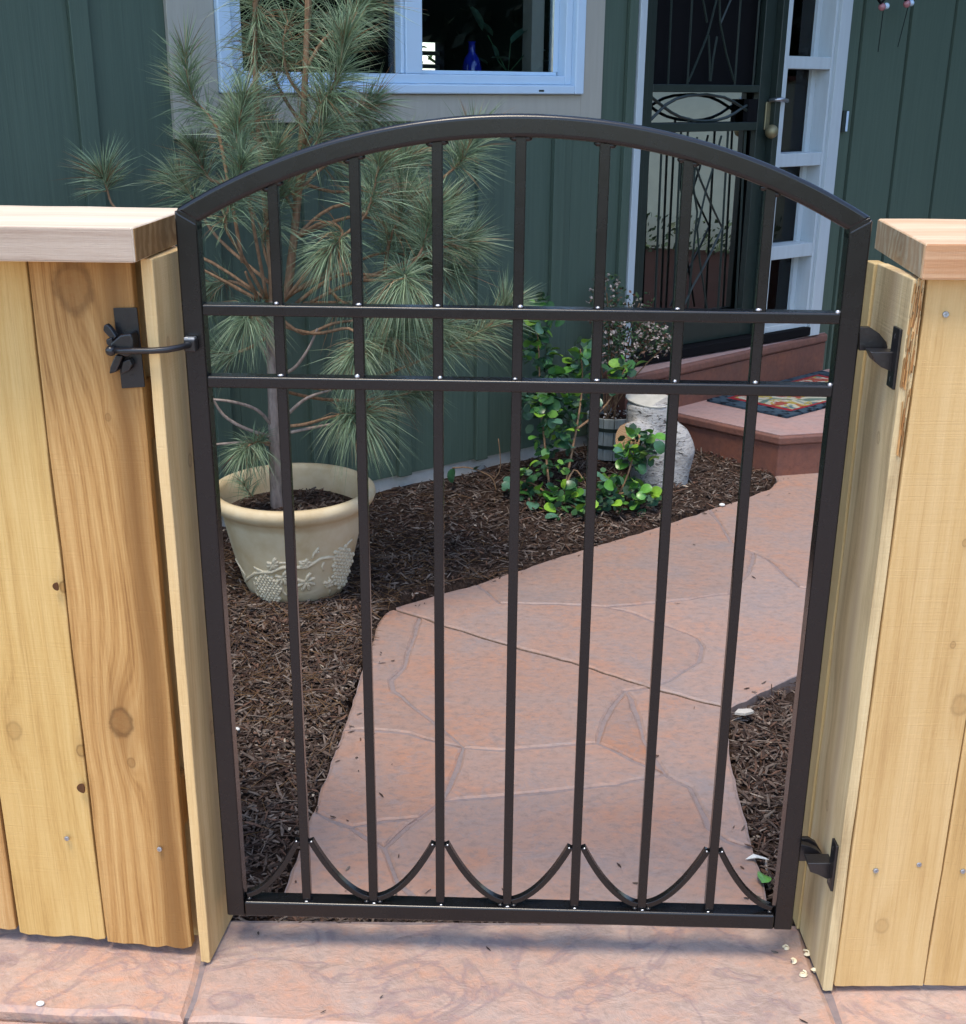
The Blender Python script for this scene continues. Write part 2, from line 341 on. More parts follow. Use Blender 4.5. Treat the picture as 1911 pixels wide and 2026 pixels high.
FACES = ['c_m1 m1_n1 -b_n1 b_c', 'm1_m2 m2_n3 n3_n2 -n1_n2 -m1_n1', 'n3_n2 n2_n4 -n3_n4', 'm2_g g_h -n4_h -n3_n4 -m2_n3',
         'b_n1 n1_n5 n5_n6 n6_n8 n8_a a_b', 'n1_n2 n2_n4 n4_n5 -n1_n5', '-n4_n5 n4_h h_k k_n7 n7_n6 -n5_n6', 'n6_n8 -n7_n8 n7_n6',
         '-n8_a -n7_n8 -k_n7 k_a', 'c_d d_u1 u1_u4 u4_m2 -m1_m2 -c_m1', 'd_e e_u3 u3_u2 u2_u1 -d_u1', 'e_f f_r r_u3 -e_u3', '-u2_u1 -u3_u2 -r_u3 r_g -m2_g -u4_m2 -u1_u4']
def jit(p):
    q = noise.noise_vector(Vector((p.x * 23, p.y * 23, 3.3))); return Vector((p.x + q.x * .006, p.y + q.y * .006, 0))
def edge(k):
    r = k.startswith('-'); pts = [G(*p) for p in E[k.lstrip('-')]]; out = []
    for a, b2 in zip(pts, pts[1:]):
        n = max(1, int((b2 - a).length / .03)); out += [jit(a.lerp(b2, i / n)) for i in range(n)]
    out.append(jit(pts[-1]))
    return out[::-1] if r else out
def loop(spec):
    L = []
    for k in spec.split():
        e = edge(k)
        if L and (e[0] - L[-1]).length > 1e-4: e = e[::-1]
        L += e if not L else e[1:]
    if (L[0] - L[-1]).length < 1e-4: L = L[:-1]
    return L
def area(L): return .5 * sum(L[i].x * L[(i + 1) % len(L)].y - L[(i + 1) % len(L)].x * L[i].y for i in range(len(L)))
def inset(L, d):
    n = len(L); o = []
    for i in range(n):
        a, p, c = L[i - 1], L[i], L[(i + 1) % n]
        t1 = (p - a).normalized(); t2 = (c - p).normalized()
        m = Vector((-(t1.y + t2.y), t1.x + t2.x, 0)); m = m.normalized() if m.length > 1e-6 else Vector((-t1.y, t1.x, 0))
        o.append(p + m * d)
    return o
def slab(name, L, m, parent, gap=.0042, z=0., dep=.03, bev=.005, dz=.0018):
    if area(L) < 0: L = L[::-1]
    zz = lambda p, h: Vector((p.x, p.y, z + h + noise.noise(p * 9) * dz))
    gp = lambda L_, e_: [a_.lerp(b_, .5 + .5 * noise.noise(a_ * 6.3)) for a_, b_ in zip(inset(L_, gap * .35 + e_), inset(L_, gap * 2. + e_))]
    r = [[zz(p, -dep) for p in gp(L, 0)], [zz(p, -bev * .7) for p in gp(L, 0)], [zz(p, 0) for p in gp(L, bev)]]
    n = len(L); b = MB(); b.v = [tuple(p) for q in r for p in q]
    b.f = [(k * n + i, k * n + (i + 1) % n, (k + 1) * n + (i + 1) % n, (k + 1) * n + i) for k in range(2) for i in range(n)] + [tuple(range(2 * n, 3 * n))]
    return b.build(name, m, parent, fix=False)
path = empty('path', (.5, 1.5, 0), kind='structure'); path['label'] = 'terracotta stamped flagstone path curving from the gate to the porch'
PATHL = loop('k_a a_b b_c c_d d_e e_f f_r r_g g_h h_k')
bed = [Vector((p.x, p.y, -.0042)) for p in inset(PATHL if area(PATHL) > 0 else PATHL[::-1], .003)]
MB().prism(bed, (0, 0, -.07)).build('joint_bed', M_joint, path)
M_cj = flat('joint_grit', (.13, .09, .065), .95, .4, (90,) * 3, .4, .1)
for k_ in ('c_m1', 'm1_m2', 'm2_g'):
    Q_ = edge(k_); MB().tube([Vector((p.x, p.y, -.0036)) for p in Q_], [(.0022, .0012)] * len(Q_), 4, up=(0, 0, 1), square=True).build('control_joint', M_cj, path)
for s in FACES: slab('flagstone', loop(s), M_path, path)
def inside(x, y, L):
    c = False; n = len(L)
    for i in range(n):
        a, b2 = L[i], L[(i + 1) % n]
        if (a.y > y) != (b2.y > y) and x < (b2.x - a.x) * (y - a.y) / (b2.y - a.y) + a.x: c = not c
    return c
def pdist(x, y, L):
    p = Vector((x, y, 0)); m = 9
    for i in range(0, len(L)):
        a, b2 = L[i], L[(i + 1) % len(L)]; d = b2 - a; t = max(0, min(1, (p - a).dot(d) / max(d.length_squared, 1e-9)))
        m = min(m, (a + d * t - p).length)
    return m
PL2 = PATHL[::3]
POT = Vector((-.533, 1.51, 0))
def mh(x, y):
    wd = max(0, min(1, 1 - wallD(x, y) / 1.7)); h = -.022 + .06 * wd * wd
    h += .045 * math.exp(-((x - POT.x) ** 2 + (y - POT.y) ** 2) / .09)
    return h + .012 * noise.noise(Vector((x * 5, y * 5, 0))) + .006 * noise.noise(Vector((x * 19, y * 19, 4)))
mb = MB(); NX, NY = 96, 92
for j in range(NY + 1):
    for i in range(NX + 1):
        x = -1.9 + 4.4 * i / NX; y = .10 + 4.1 * j / NY
        h = mh(x, y)
        if inside(x, y, PL2): h = -.085
        mb.v.append((x, y, h))
mb.f = [(j * (NX + 1) + i, j * (NX + 1) + i + 1, (j + 1) * (NX + 1) + i + 1, (j + 1) * (NX + 1) + i) for j in range(NY) for i in range(NX)]
tag(mb.build('mulch_bed', M_earth, smooth=True, fix=False), kind='structure')

def chip(mb, c, L, wd, th, yaw, pit, rol, col):
    q = Matrix.Rotation(yaw, 3, 'Z') @ Matrix.Rotation(pit, 3, 'Y') @ Matrix.Rotation(rol, 3, 'X')
    tw = R.uniform(-.5, .5) * wd
    vs = [(-L, -wd * .5, 0), (-L * .9, wd * .6, 0), (-.1 * L, -wd + tw, th), (.1 * L, wd + tw, th), (L, -wd * .4, 0), (L * .85, wd * .5, 0)]
    lo = [(a, b2, -th) for a, b2, _ in vs]; P = [Vector(c) + q @ Vector(v) for v in vs + lo]
    mb.add(P, [(0, 2, 3, 1), (2, 4, 5, 3), (0, 6, 8, 2), (2, 8, 10, 4), (1, 3, 9, 7), (3, 5, 11, 9), (0, 1, 7, 6), (4, 10, 11, 5)], col)
CHC = [(.045, .030, .023), (.07, .049, .038), (.10, .077, .062), (.14, .112, .092), (.035, .021, .016), (.19, .155, .125), (.085, .048, .033), (.30, .25, .19)]
CHW = [6, 7, 6, 2.2, 4, .45, 3.5, .1]
mb = MB(); cnt = 0
while cnt < 33000:
    near = R.random() < .5
    x = R.uniform(-1.05, .75 if near else 1.4); y = R.uniform(.10, 1.4) if near else R.uniform(1.0, 3.35)
    if wallD(x, y) < .01 or inside(x, y, PL2): continue
    if (x - POT.x) ** 2 + (y - POT.y) ** 2 < .017: continue
    pd = pdist(x, y, PL2) if x > -.55 else 1
    if pd < .004 or (pd < .012 and R.random() < .3): continue
    t = R.random(); L = .005 + .019 * t * t + (.02 if R.random() < .05 else 0)
    c = R.choices(CHC, CHW)[0]; k = R.uniform(.7, 1.3)
    chip(mb, (x, y, mh(x, y) + R.uniform(.0, .014)), L, R.uniform(.0008, .0036), R.uniform(.0005, .0016), R.uniform(0, 2 * pi), R.gauss(0, .30), R.gauss(0, .4), tuple(q * k * 1.75 for q in c)); cnt += 1
cnt = 0
while cnt < 130:                                      # bits strayed onto the paving
    x = R.uniform(-.5, 1.3); y = R.uniform(-.15, 2.9)
    on = inside(x, y, PL2); pd = pdist(x, y, PL2)
    if not ((on and R.random() < math.exp(-pd / .035) + .006) or (y < .1 and R.random() < .03)): continue
    c = R.choices(CHC, CHW)[0]; chip(mb, (x, y, .003), R.uniform(.002, .010), R.uniform(.0006, .0022), .0006, R.uniform(0, 6.3), R.gauss(0, .1), R.gauss(0, .2), tuple(q * 1.5 for q in c)); cnt += 1
for i in range(1500):                                 # fallen brown needles
    x = R.gauss(-.45, .35); y = R.gauss(1.35, .5)
    if y < .12 or wallD(x, y) < .02 or inside(x, y, PL2) or (x - POT.x) ** 2 + (y - POT.y) ** 2 < .02: continue
    g_ = R.uniform(.7, 1.3); chip(mb, (x, y, mh(x, y) + R.uniform(.010, .018)), R.uniform(.02, .05), .0006, .0005, R.uniform(0, 6.3), R.gauss(0, .12), 0, (.20 * g_, .115 * g_, .055 * g_))
tag(mb.build('bark_mulch', M_chip, fix=False), kind='stuff')

# front walk, in slabs between control joints, ending in a rounded nosing, and the pavement one step below it
def frontY(x): return -.178 - .058 * x
fw = empty('front_walk', (0, 0, 0), kind='structure'); fw['label'] = 'pink stamped concrete walk in front of the gate'
XB = [-2.4, -.466, .574, 2.6]
mb = MB(); mb.prism([Vector((-2.4, frontY(-2.4) + .012, -.006)), Vector((2.6, frontY(2.6) + .012, -.006)), Vector((2.6, .098, -.006)), Vector((-2.4, .098, -.006))], (0, 0, -.1)); mb.build('joint_bed', M_joint, fw)
for a, b2 in zip(XB, XB[1:]):
    L = []
    n = int((b2 - a) / .05)
    L += [jit(Vector((a + (b2 - a) * i / n, frontY(a + (b2 - a) * i / n), 0))) for i in range(n)]
    L += [jit(Vector((b2 + .004 * sin(i), frontY(b2) + (.1 - frontY(b2)) * i / 5, 0))) for i in range(5)]
    L += [jit(Vector((b2 + (a - b2) * i / n, .1, 0))) for i in range(n)]
    L += [jit(Vector((a, .1 + (frontY(a) - .1) * i / 5, 0))) for i in range(5)]
    slab('slab', L, M_walk, fw, gap=.005, dep=.1, bev=.009)
tag(MB().prism([(-3, frontY(-3) - .002, -.019), (3, frontY(3) - .002, -.019), (3, -6, -.019), (-3, -6, -.019)], (0, 0, -.12)).build('pavement', M_walk), kind='structure')
# ------------------------------------------------------------------ house
house = empty('house', WP(0, 0, 0), 'dark green board and batten house with a white window and a barred front door', 'house')
def rmin(rects, h):
    out = []
    for a, b2, c, d in rects:
        x0, x1, z0, z1 = max(a, h[0]), min(b2, h[1]), max(c, h[2]), min(d, h[3])
        if x0 >= x1 or z0 >= z1: out.append((a, b2, c, d)); continue
        if a < x0: out.append((a, x0, c, d))
        if x1 < b2: out.append((x1, b2, c, d))
        if c < z0: out.append((x0, x1, c, z0))
        if z1 < d: out.append((x0, x1, z1, d))
    return out
WIN = (-.47, .895, 1.385, 2.3); WTR = (-.632, 1.012, 1.246, 2.42); DOOR = (1.19, 2.345, .30, 2.36); DTR = (1.178, 2.415, 0, 2.45)
ZB, ZT = .09, 2.62
k0 = -10
while .483 + .34 * k0 < 5.5:
    s0 = .483 + .34 * k0
    rs = [(s0, s0 + .34, ZB, ZT)]
    for h in (WIN, DOOR): rs = [q for q in rmin(rs, h)]
    gr_ = .0005 if s0 < 2.3 else .012
    for a, b2, c, d in rs: MB().wbox(a + gr_, b2 - .0005 if s0 + .34 < 2.3 else b2 - .012, -.02, 0, c, d).build('siding_board', M_siding, house)
    rs = [(s0 - .0265, s0 + .0265, ZB - .002, ZT)]
    for h in (WTR, DTR): rs = rmin(rs, h)
    if s0 > 2.3: MB().wbox(s0 - .03, s0 + .03, -.036, -.0215, ZB, ZT).build('groove_shade_strip', M_black, house); rs = []  # near-black backing paints in the shade inside the siding grooves
    for a, b2, c, d in rs:
        if b2 - a > .02: MB().wbox(a, b2, .001, .021, c, d).build('batten', M_siding, house, bevel=.003)
    k0 += 1
MB().wbox(-3.0, 5.5, -.25, -.012, -.12, ZB).build('foundation', M_conc, house)
MB().wbox(-3.0, 5.5, -.02, .55, ZT, ZT + .12).build('shade_eave', M_siding, house, bevel=.004)  # unseen overhang, sized to shade the wall and courtyard
MB().hexa([WP(-3.1, .62, ZT + .125), WP(5.6, .62, ZT + .125), WP(5.6, -4, ZT + 1.4), WP(-3.1, -4, ZT + 1.4), WP(-3.1, .62, ZT + .18), WP(5.6, .62, ZT + .18), WP(5.6, -4, ZT + 1.48), WP(-3.1, -4, ZT + 1.48)]).build('roof', M_black, house)
# window trim boards
for q in ((-.632, -.489, 1.246, 2.42), (.910, 1.012, 1.246, 2.42), (-.489, .910, 1.287, 1.370), (-.489, .910, 2.3, 2.42)):
    MB().wbox(q[0], q[1], .002, .023, q[2], q[3]).build('window_trim', M_trim, house, bevel=.003)
# window: frame, sashes, panes
f = MB()
for a, b2, c, d in ((-.488, -.444, 1.371, 2.3), (.866, .909, 1.371, 2.3), (-.444, .866, 1.371, 1.402), (-.444, .866, 2.26, 2.3)): f.wbox(a, b2, -.05, .040, c, d)
win = f.build('window', M_vinyl, house, bevel=.006, label='white framed sliding window with two panes')
f = MB()
for a, b2, c, d in ((-.4438, -.404, 1.4022, 2.2598), (.836, .8658, 1.4022, 2.2598), (-.404, .836, 1.4022, 1.432), (-.404, .836, 2.23, 2.2598)): f.wbox(a, b2, -.05, .018, c, d)
f.build('frame_step', M_vinyl, win, bevel=.004)
f = MB(); f.wbox(.172, .236, -.028, .010, 1.4325, 2.2295); f.wbox(.158, .1715, -.04, .003, 1.4325, 2.2295)
f.build('sash_stile', M_vinyl, win, bevel=.004)
f = MB()
for a, b2, c, d in ((.2363, .83, 1.4325, 1.4445), (.812, .8355, 1.4445, 2.22)): f.wbox(a, b2, -.045, -.02, c, d)
f.build('sash_frame', M_vinyl, win, bevel=.002)
MB().wbox(-.4038, .1578, -.036, -.032, 1.4325, 2.2295).build('pane', M_pane, win)
MB().wbox(.2363, .811, -.024, -.020, 1.445, 2.2295).build('pane', M_pane, win)
MB().wbox(.745, .80, -.11, -.06, 1.40, 2.29).build('inner_jamb', M_trim, win)
MB().wbox(.70, .722, .040, .0415, 1.380, 1.386).build('weep_slot', M_secdoor, win)
MB().wbox(-.52, .92, -.16, -.052, 1.34, 1.384).build('inner_sill', M_room, win)
# dim room behind the window with a window in its far wall
so, zo = WS(850, 118, -3.0)
r0 = [(-2.2, 3.6, -.1, 2.6)]
for h in [(so - .10, so + .11, zo - .55, zo + .10)]: r0 = rmin(r0, h)
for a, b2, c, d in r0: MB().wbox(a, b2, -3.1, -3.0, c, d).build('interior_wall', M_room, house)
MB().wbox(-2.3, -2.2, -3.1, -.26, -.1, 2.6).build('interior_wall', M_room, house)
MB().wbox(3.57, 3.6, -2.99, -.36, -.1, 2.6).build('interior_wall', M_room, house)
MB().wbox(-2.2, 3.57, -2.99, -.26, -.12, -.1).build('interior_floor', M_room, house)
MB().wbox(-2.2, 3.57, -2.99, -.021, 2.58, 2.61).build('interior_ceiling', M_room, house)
rw = MB()
for i in range(9): rw.wbox(so - .10, so + .11, -3.07, -3.05, zo - .5 + .075 * i, zo - .475 + .075 * i)
rw.build('rear_window', M_whitep, house)
hd = MB()
for i in range(1500):
    p = WP(so + R.uniform(-1.6, 1.6), -5.2 + R.uniform(-.3, .3), R.uniform(-.1, 2.2)); r = R.uniform(.03, .07)
    q = Vector((R.gauss(0, 1), R.gauss(0, 1), R.gauss(0, 1))).normalized(); t = q.orthogonal().normalized(); u2 = q.cross(t)
    g = R.uniform(.6, 1.3); hd.add([p - t * r, p - u2 * r * .5, p + t * r, p + u2 * r * .5], [(0, 1, 2, 3)], (.07 * g, .15 * g, .04 * g))
hd.build('hedge', M_tint, label='pale green hedge glimpsed through the dark room behind the window', cat='hedge', fix=False)

# vase and houseplants on the inner sill
def cvase(px, py, off): s, z = WS(px, py, off); return WP(s, off, z)
vp = cvase(933, 146, -.115); vp.z = 1.3845
vs_m = flat('cobalt_glass', (.01, .02, .30), .08, .1, (20,) * 3, 0, .8)
MB().lathe([(.001, .0), (.028, 0), (.033, .02), (.034, .07), (.026, .10), (.012, .12), (.011, .15), (.015, .155)], vp, 20).build('vase', vs_m, smooth=True, fix=False, label='cobalt blue glass bottle vase standing behind the right window pane', cat='vase')
def leafmesh(L, W, cup=.18, n=5):
    b = MB(); vs = []; fs = []
    for i in range(n + 1):
        t = i / n; wd = W * max(0, 1 - abs(2 * t - 1.06) ** 2.4) ** .5; x = L * t; zz = -cup * L * (t - .4) ** 2
        vs += [(x, -wd, zz + .25 * wd), (x, 0, zz), (x, wd, zz + .25 * wd)]
    for i in range(n):
        for k in range(2): fs.append((3 * i + k, 3 * i + 3 + k, 3 * i + 4 + k, 3 * i + 1 + k))
    return b.add(vs, fs).mesh('leaf', smooth=True, fix=False)
hp = empty('houseplant', vp + D * .16, 'houseplant with broad bluish leaves behind the right window pane', 'houseplant')
MB().lathe([(.001, 0), (.035, 0), (.048, .06), (.05, .06), (.05, .064), (.04, .064), (.001, .055)], ORG[hp.name], 16).build('pot', M_secdoor, hp, fix=False)
lm = leafmesh(.11, .027); lm.materials.append(M_leafs[3]); lp = proto('leaf', lm)
for px, py, yw, pt, k in ((1010, 85, -.3, .7, 1), (1040, 105, .9, .1, .8), (1008, 118, 2.6, .1, .7), (965, 128, 2.9, .5, .5), (985, 120, 1.8, .6, .5), (1060, 128, .2, .3, .6), (955, 60, 2.2, 1.2, .8), (975, 70, 2.9, .8, .7)):
    s, z = WS(px, py, -.10); base = WP(s, -.10, z)
    q = (D * cos(yw) + ZV * sin(pt)).normalized().to_track_quat('X', 'Z')
    inst(lp, 'leaf', base, hp, q, (k,) * 3)
st = MB()
for px, py in ((1010, 85), (1040, 105), (985, 120), (965, 70)):
    s, z = WS(px, py, -.10); st.tube([ORG[hp.name] + ZV * .055, WP(s, -.10, z)], .002, 5)
st.build('stem', M_leafs[0], hp)

# ---------- front door: white casing, dark frame, barred security door over glass, sidelight
def dtrim(a, b2, z0, z1, o0=.002, o1=.026): return MB().wbox(a, b2, o0, o1, z0, z1).build('door_trim', M_whitep, house, bevel=.003)
dtrim(1.184, 1.218, .34, 2.45); dtrim(2.338, 2.41, .34, 2.45); dtrim(1.218, 2.338, 2.36, 2.45)
fr = MB()
for a, b2, c, d in ((1.219, 1.252, .36, 2.355), (1.985, 2.018, .36, 2.355), (1.252, 1.985, 2.31, 2.355)): fr.wbox(a, b2, -.09, .012, c, d)
fr.build('door_frame', M_secdoor, house, bevel=.003)
DO = -.02                                             # door face
def dz(px, py): return WS(px, py, DO)
z7 = lambda x, y: dz(1230 + x / 4.167, y / 4.167)
z8 = lambda x, y: dz(1230 + x / 4.167, 300 + y / 4.167)
zr = [z7(700, 698)[1], z7(700, 762)[1], z7(700, 1012)[1], z7(700, 1085)[1]]
f = MB()
for a, b2, c, d in ((1.2525, 1.312, .385, 2.308), (1.918, 1.984, .385, 2.308), (1.312, 1.918, 2.24, 2.308), (1.312, 1.918, zr[1], zr[0]), (1.312, 1.918, zr[3], zr[2]), (1.312, 1.918, .385, .50)):
    f.wbox(a, b2, DO - .03, DO, c, d)
sd = f.build('security_door', M_secdoor, house, bevel=.003, label='dark metal security door with curved bars over reflecting glass')
def dbar(pts, name='bar', r=.0045, conv=z7):
    P = [WP(*(lambda q: (q[0], DO - .012, q[1]))(conv(*p))) for p in pts]
    MB().tube(P, r, 6).build(name, M_secdoor, sd)
def ext(a, b2, k):                                    # carry an upright up beyond the frame of the photo
    return (a[0] + (a[0] - b2[0]) * k, a[1] + (a[1] - b2[1]) * k)
for a, b2 in (((430, 0), (400, 695)), ((600, 0), (560, 695)), ((1000, 0), (950, 700)), ((1155, 0), (1100, 700))): dbar([ext(a, b2, .75), a, b2])
dbar([ext((800, 0), (730, 280), 1.5), (800, 0), (730, 280), (650, 480), (570, 670)]); dbar([ext((825, 0), (830, 190), 2), (825, 0), (830, 190), (880, 440), (945, 670)])
dbar([ext((690, 0), (720, 180), 2), (690, 0), (722, 185)]); dbar([ext((915, 0), (835, 190), 2), (915, 0), (835, 190)])
dbar([(735, 290), (743, 480), (745, 670)]); dbar([(805, 300), (770, 500), (750, 670)])
dbar([(200, 1030), (260, 985), (380, 865), (470, 815), (560, 790), (720, 780), (860, 803), (940, 840), (1010, 885), (1090, 940), (1180, 985)], r=.006)
dbar([(200, 760), (260, 800), (360, 880), (430, 930), (500, 965), (600, 992), (700, 1000), (800, 992), (880, 970), (950, 935), (1010, 892), (1080, 855), (1180, 800)], r=.006)
for a, b2 in (((345, 0), (285, 1400)), ((500, 0), (438, 1400)), ((885, 0), (805, 1400)), ((1030, 0), (950, 1400)), ((560, -100), (480, 1400))):
    dbar([ext(a, b2, .12), a, b2], conv=z8, r=.005)
dbar([(560, -120), (620, 90), (665, 230), (760, 450), (845, 630), (770, 800), (690, 960), (600, 1120), (520, 1300)], conv=z8)
dbar([(840, -130), (770, 140), (710, 330), (640, 640), (660, 900), (720, 1300)], conv=z8)
dbar([(640, -120), (610, 300), (640, 500), (600, 900), (560, 1300)], conv=z8)
MB().wbox(1.30, 1.93, DO - .052, DO - .048, .49, zr[1] + .01).build('door_glass', M_mirror, sd)
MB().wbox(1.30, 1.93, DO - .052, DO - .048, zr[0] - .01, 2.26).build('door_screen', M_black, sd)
hs, hz = dz(1518, 222)
pl = MB(); pl.wbox(hs - .018, hs + .018, DO, DO + .008, hz - .07, hz + .04); plate = pl.build('handle_plate', M_brass, sd, bevel=.004)
MB().tube([WP(hs, DO + .008, hz + .045), WP(hs, DO + .05, hz + .05), WP(hs + .02, DO + .055, hz + .05), WP(hs + .06, DO + .05, hz + .045)], .008, 8).build('lever', M_steel, plate, smooth=True)
MB().ball(WP(hs - .005, DO + .035, hz - .075), .028, 12, 8).build('knob', M_brass, plate, smooth=True)
MB().wbox(1.86, 1.917, DO - .03, DO - .001, hz - .07, hz + .05).build('lock_box', M_black, sd, bevel=.003)
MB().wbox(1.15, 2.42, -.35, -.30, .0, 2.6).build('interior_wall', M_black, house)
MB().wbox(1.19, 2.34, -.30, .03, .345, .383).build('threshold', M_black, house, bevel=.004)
# sidelight: deep white case with cross bars, panes set back
f = MB(); f.wbox(2.019, 2.045, -.13, .012, .38, 2.355); f.wbox(2.322, 2.3375, -.13, .010, .38, 2.355); f.wbox(2.045, 2.322, -.13, .01, 2.32, 2.355); f.wbox(2.045, 2.322, -.13, .01, .384, .41)
sdl = f.build('sidelight', M_whitep, house, bevel=.003, label='narrow white sidelight of stacked panes beside the barred door')
mz = []
for pa, pb in ((112, 137), (302, 328), (480, 506)):
    z1, z0 = WS(1600, pa, 0)[1], WS(1600, pb, 0)[1]; mz.append((z0, z1))
    MB().wbox(2.0452, 2.3218, -.128, .008, z0, z1).build('cross_bar', M_whitep, sdl, bevel=.003)
dzm = mz[0][0] - mz[1][0]
mz.insert(0, (mz[0][0] + dzm, mz[0][1] + dzm)); MB().wbox(2.0452, 2.3218, -.128, .008, mz[0][0], mz[0][1]).build('cross_bar', M_whitep, sdl, bevel=.003)
zs = [2.32] + [v for q in mz for v in (q[1], q[0])] + [.41]
for a, b2 in zip(zs[::2], zs[1::2]): MB().wbox(2.0455, 2.3215, -.082, -.078, b2, a).build('pane', M_pane, sdl)
st = MB(); st.wbox(2.292, 2.3215, -.077, -.062, .411, 2.319); st.build('glazing_stop', M_whitep, sdl)
s, z = WS(1666, 240, 0)
db = MB().wbox(s - .016, s + .016, .001, .016, z - .045, z + .045).build('doorbell', M_secdoor, house, bevel=.003)
MB().wbox(s + .003, s + .016, .0162, .021, z - .042, z + .042).build('bell_plate', M_vinyl, db, bevel=.002)

# ------------------------------------------------------------------ porch steps and doormat
porch = empty('porch_steps', G(1535, 940, 0), 'brick red porch landing and upper step in front of the barred door', 'steps')
def zat(pts, z): return [Vector((*G(*p, z).xy, z)) for p in pts]
C0, C1, C2 = zat([(1344, 820), (1543, 863.5), (1720, 853)], .16)
far = C1 + (C2 - C1) * 3.2; lf = C0 + (C0 - C1).normalized() * .16
foot = [lf, C0, C1, C2, far, far + Vector((0.6, 2.0, 0)), WP(2.3, -.0, .16), WP(1.3, .0, .16)]
def grow(P, d): return [Vector((p.x, p.y, 0)) for p in inset([Vector((p.x, p.y, 0)) for p in (P if area(P) > 0 else P[::-1])], -d)]
fl = [Vector((p.x, p.y, 0)) for p in foot]; fl = fl if area(fl) > 0 else fl[::-1]
MB().prism([Vector((p.x, p.y, .0 - .06)) for p in inset(fl, .012)], (0, 0, .182)).build('riser', M_step, porch, bevel=.004)
MB().prism([Vector((p.x, p.y, .1225)) for p in fl], (0, 0, .0345)).build('nosing', M_step, porch, bevel=.012)
MB().prism([Vector((p.x, p.y, .1575)) for p in inset(fl, .018)], (0, 0, .0025)).build('tread', M_tread, porch)
U0, U1 = zat([(1240, 746), (1640, 658)], .338)
U0w = WP((U0 - P0).dot(D) - .1, 0, 0); U1w = WP((U1 - P0).dot(D) + .0, 0, 0)
e = (U1 - U0).normalized(); nn = Vector((e.y, -e.x, 0))
ul = [U0, U1, U1 - nn * .22, U0 - nn * .26]; ul = [Vector((p.x, p.y, 0)) for p in ul]; ul = ul if area(ul) > 0 else ul[::-1]
MB().prism([Vector((p.x, p.y, -.05)) for p in inset(ul, .010)], (0, 0, .343)).build('riser', M_step, porch, bevel=.004)
MB().prism([Vector((p.x, p.y, .2935)) for p in ul], (0, 0, .042)).build('nosing', M_step, porch, bevel=.014)
MB().prism([Vector((p.x, p.y, .336)) for p in inset(ul, .018)], (0, 0, .0022)).build('tread', M_tread, porch)
cA, cL, cB, cR = [Vector((*G(*p, .168).xy, .162)) for p in ((1557, 824.5), (1322, 773), (1571, 722.5), (1773, 768))]
for q_ in (cL, cB):                                   # the mat lies against the riser of the upper step
    f_ = (Vector((q_.x, q_.y, 0)) - Vector((U0.x, U0.y, 0))).dot(Vector((nn.x, nn.y, 0)))
    if f_ < .012: q_ += Vector((nn.x, nn.y, 0)) * (.012 - f_)
mat_ = empty('doormat', (cA + cB) / 2, 'blue bordered doormat with a red and yellow floral pattern on the landing', 'doormat')
b = NB('doormat_floral')
uv = b.coord('World'); nz = b.noise(uv, 9, 2, .5, .6); nz2 = b.noise(b.scale(uv, 1, 1, 1, None), 16, 3, .6, 1.); nz3 = b.noise(uv, 7.3, 1, .5, 1.5)
col = b.ramp(nz, [(.34, (.05, .10, .13)), (.42, (.30, .31, .24)), (.5, (.36, .36, .30)), (.56, (.22, .045, .035)), (.66, (.28, .08, .055)), (.74, (.12, .2, .2))])
col = b.mix(b.ramp(nz2, [(.53, (0, 0, 0)), (.56, (1, 1, 1))]), col, (.28, .22, .05)); col = b.mix(b.ramp(nz3, [(.60, (0, 0, 0)), (.63, (1, 1, 1))]), col, (.09, .14, .12))
b.bump(b.noise(uv, 400, 2), .4, .003); M_mat1 = b.done(col, .9, .1)
b = NB('doormat_border'); sp = b.noise(uv if False else b.coord('World'), 38, 1, .4)
M_mat2 = b.done(b.ramp(sp, [(.38, (.008, .011, .017)), (.46, (.03, .052, .075)), (.7, (.042, .068, .092))]), .9, .1)
M_mat3 = flat('doormat_red_line', (.20, .02, .025), .9, .2, (80,) * 3, .3, .1)
quad = [cA, cR, cB, cL]; cen = (cA + cB + cL + cR) / 4
def shr(k, z): return [cen + (p - cen) * k + ZV * z for p in quad]
def ringf(o, i, h):
    m = MB()
    for k in range(4):
        a, b2, c, d = o[k], o[(k + 1) % 4], i[(k + 1) % 4], i[k]; m.prism([a, b2, c, d], (0, 0, h))
    return m
ringf(shr(1, 0), shr(.80, 0), .008).build('border', M_mat2, mat_); ringf(shr(.7995, 0), shr(.73, 0), .0085).build('red_line', M_mat3, mat_)
MB().prism(shr(.7295, 0), (0, 0, .008)).build('field', M_mat1, mat_)

# hanging ornaments near the right edge
for i, (px, py, qx, qy, lab) in enumerate(((1748, 14, 1737, 103, 'pair of pink glass balls on dark hooks, left hanging ornament by the siding'), (1797, 8, 1776, 93, 'pair of pink glass balls on dark hooks, right hanging ornament near the batten'))):
    s, z = WS(px, py, .10); s2, z2 = WS(qx, qy, .10)
    t = empty('hanging_ornament', WP(s, .10, z), lab, 'ornament', 'ornaments hanging on the green siding')
    MB().ball(WP(s - .011, .10, z), .016, 12, 8).build('glass_ball', flat('pink_glass', (.38, .16, .17), .2, .1, (30,) * 3, 0, .6) if i == 0 else bpy.data.materials['pink_glass'], t, smooth=True)
    MB().ball(WP(s + .012, .105, z + .004), .013, 12, 8).build('glass_ball', M_vinyl, t, smooth=True)
    MB().tube([WP(s, .10, z - .01), WP(s2, .10, z2)], .0018, 5).build('cord', M_black, t)
    MB().tube([WP(s - .045, .10, z + .03), WP(s - .02, .10, z + .012), WP(s, .10, z + .03), WP(s, .10, z + .25), WP(s, .02, z + .3), WP(s, .001, z + .3)], .006, 6).build('hook', M_black, t)
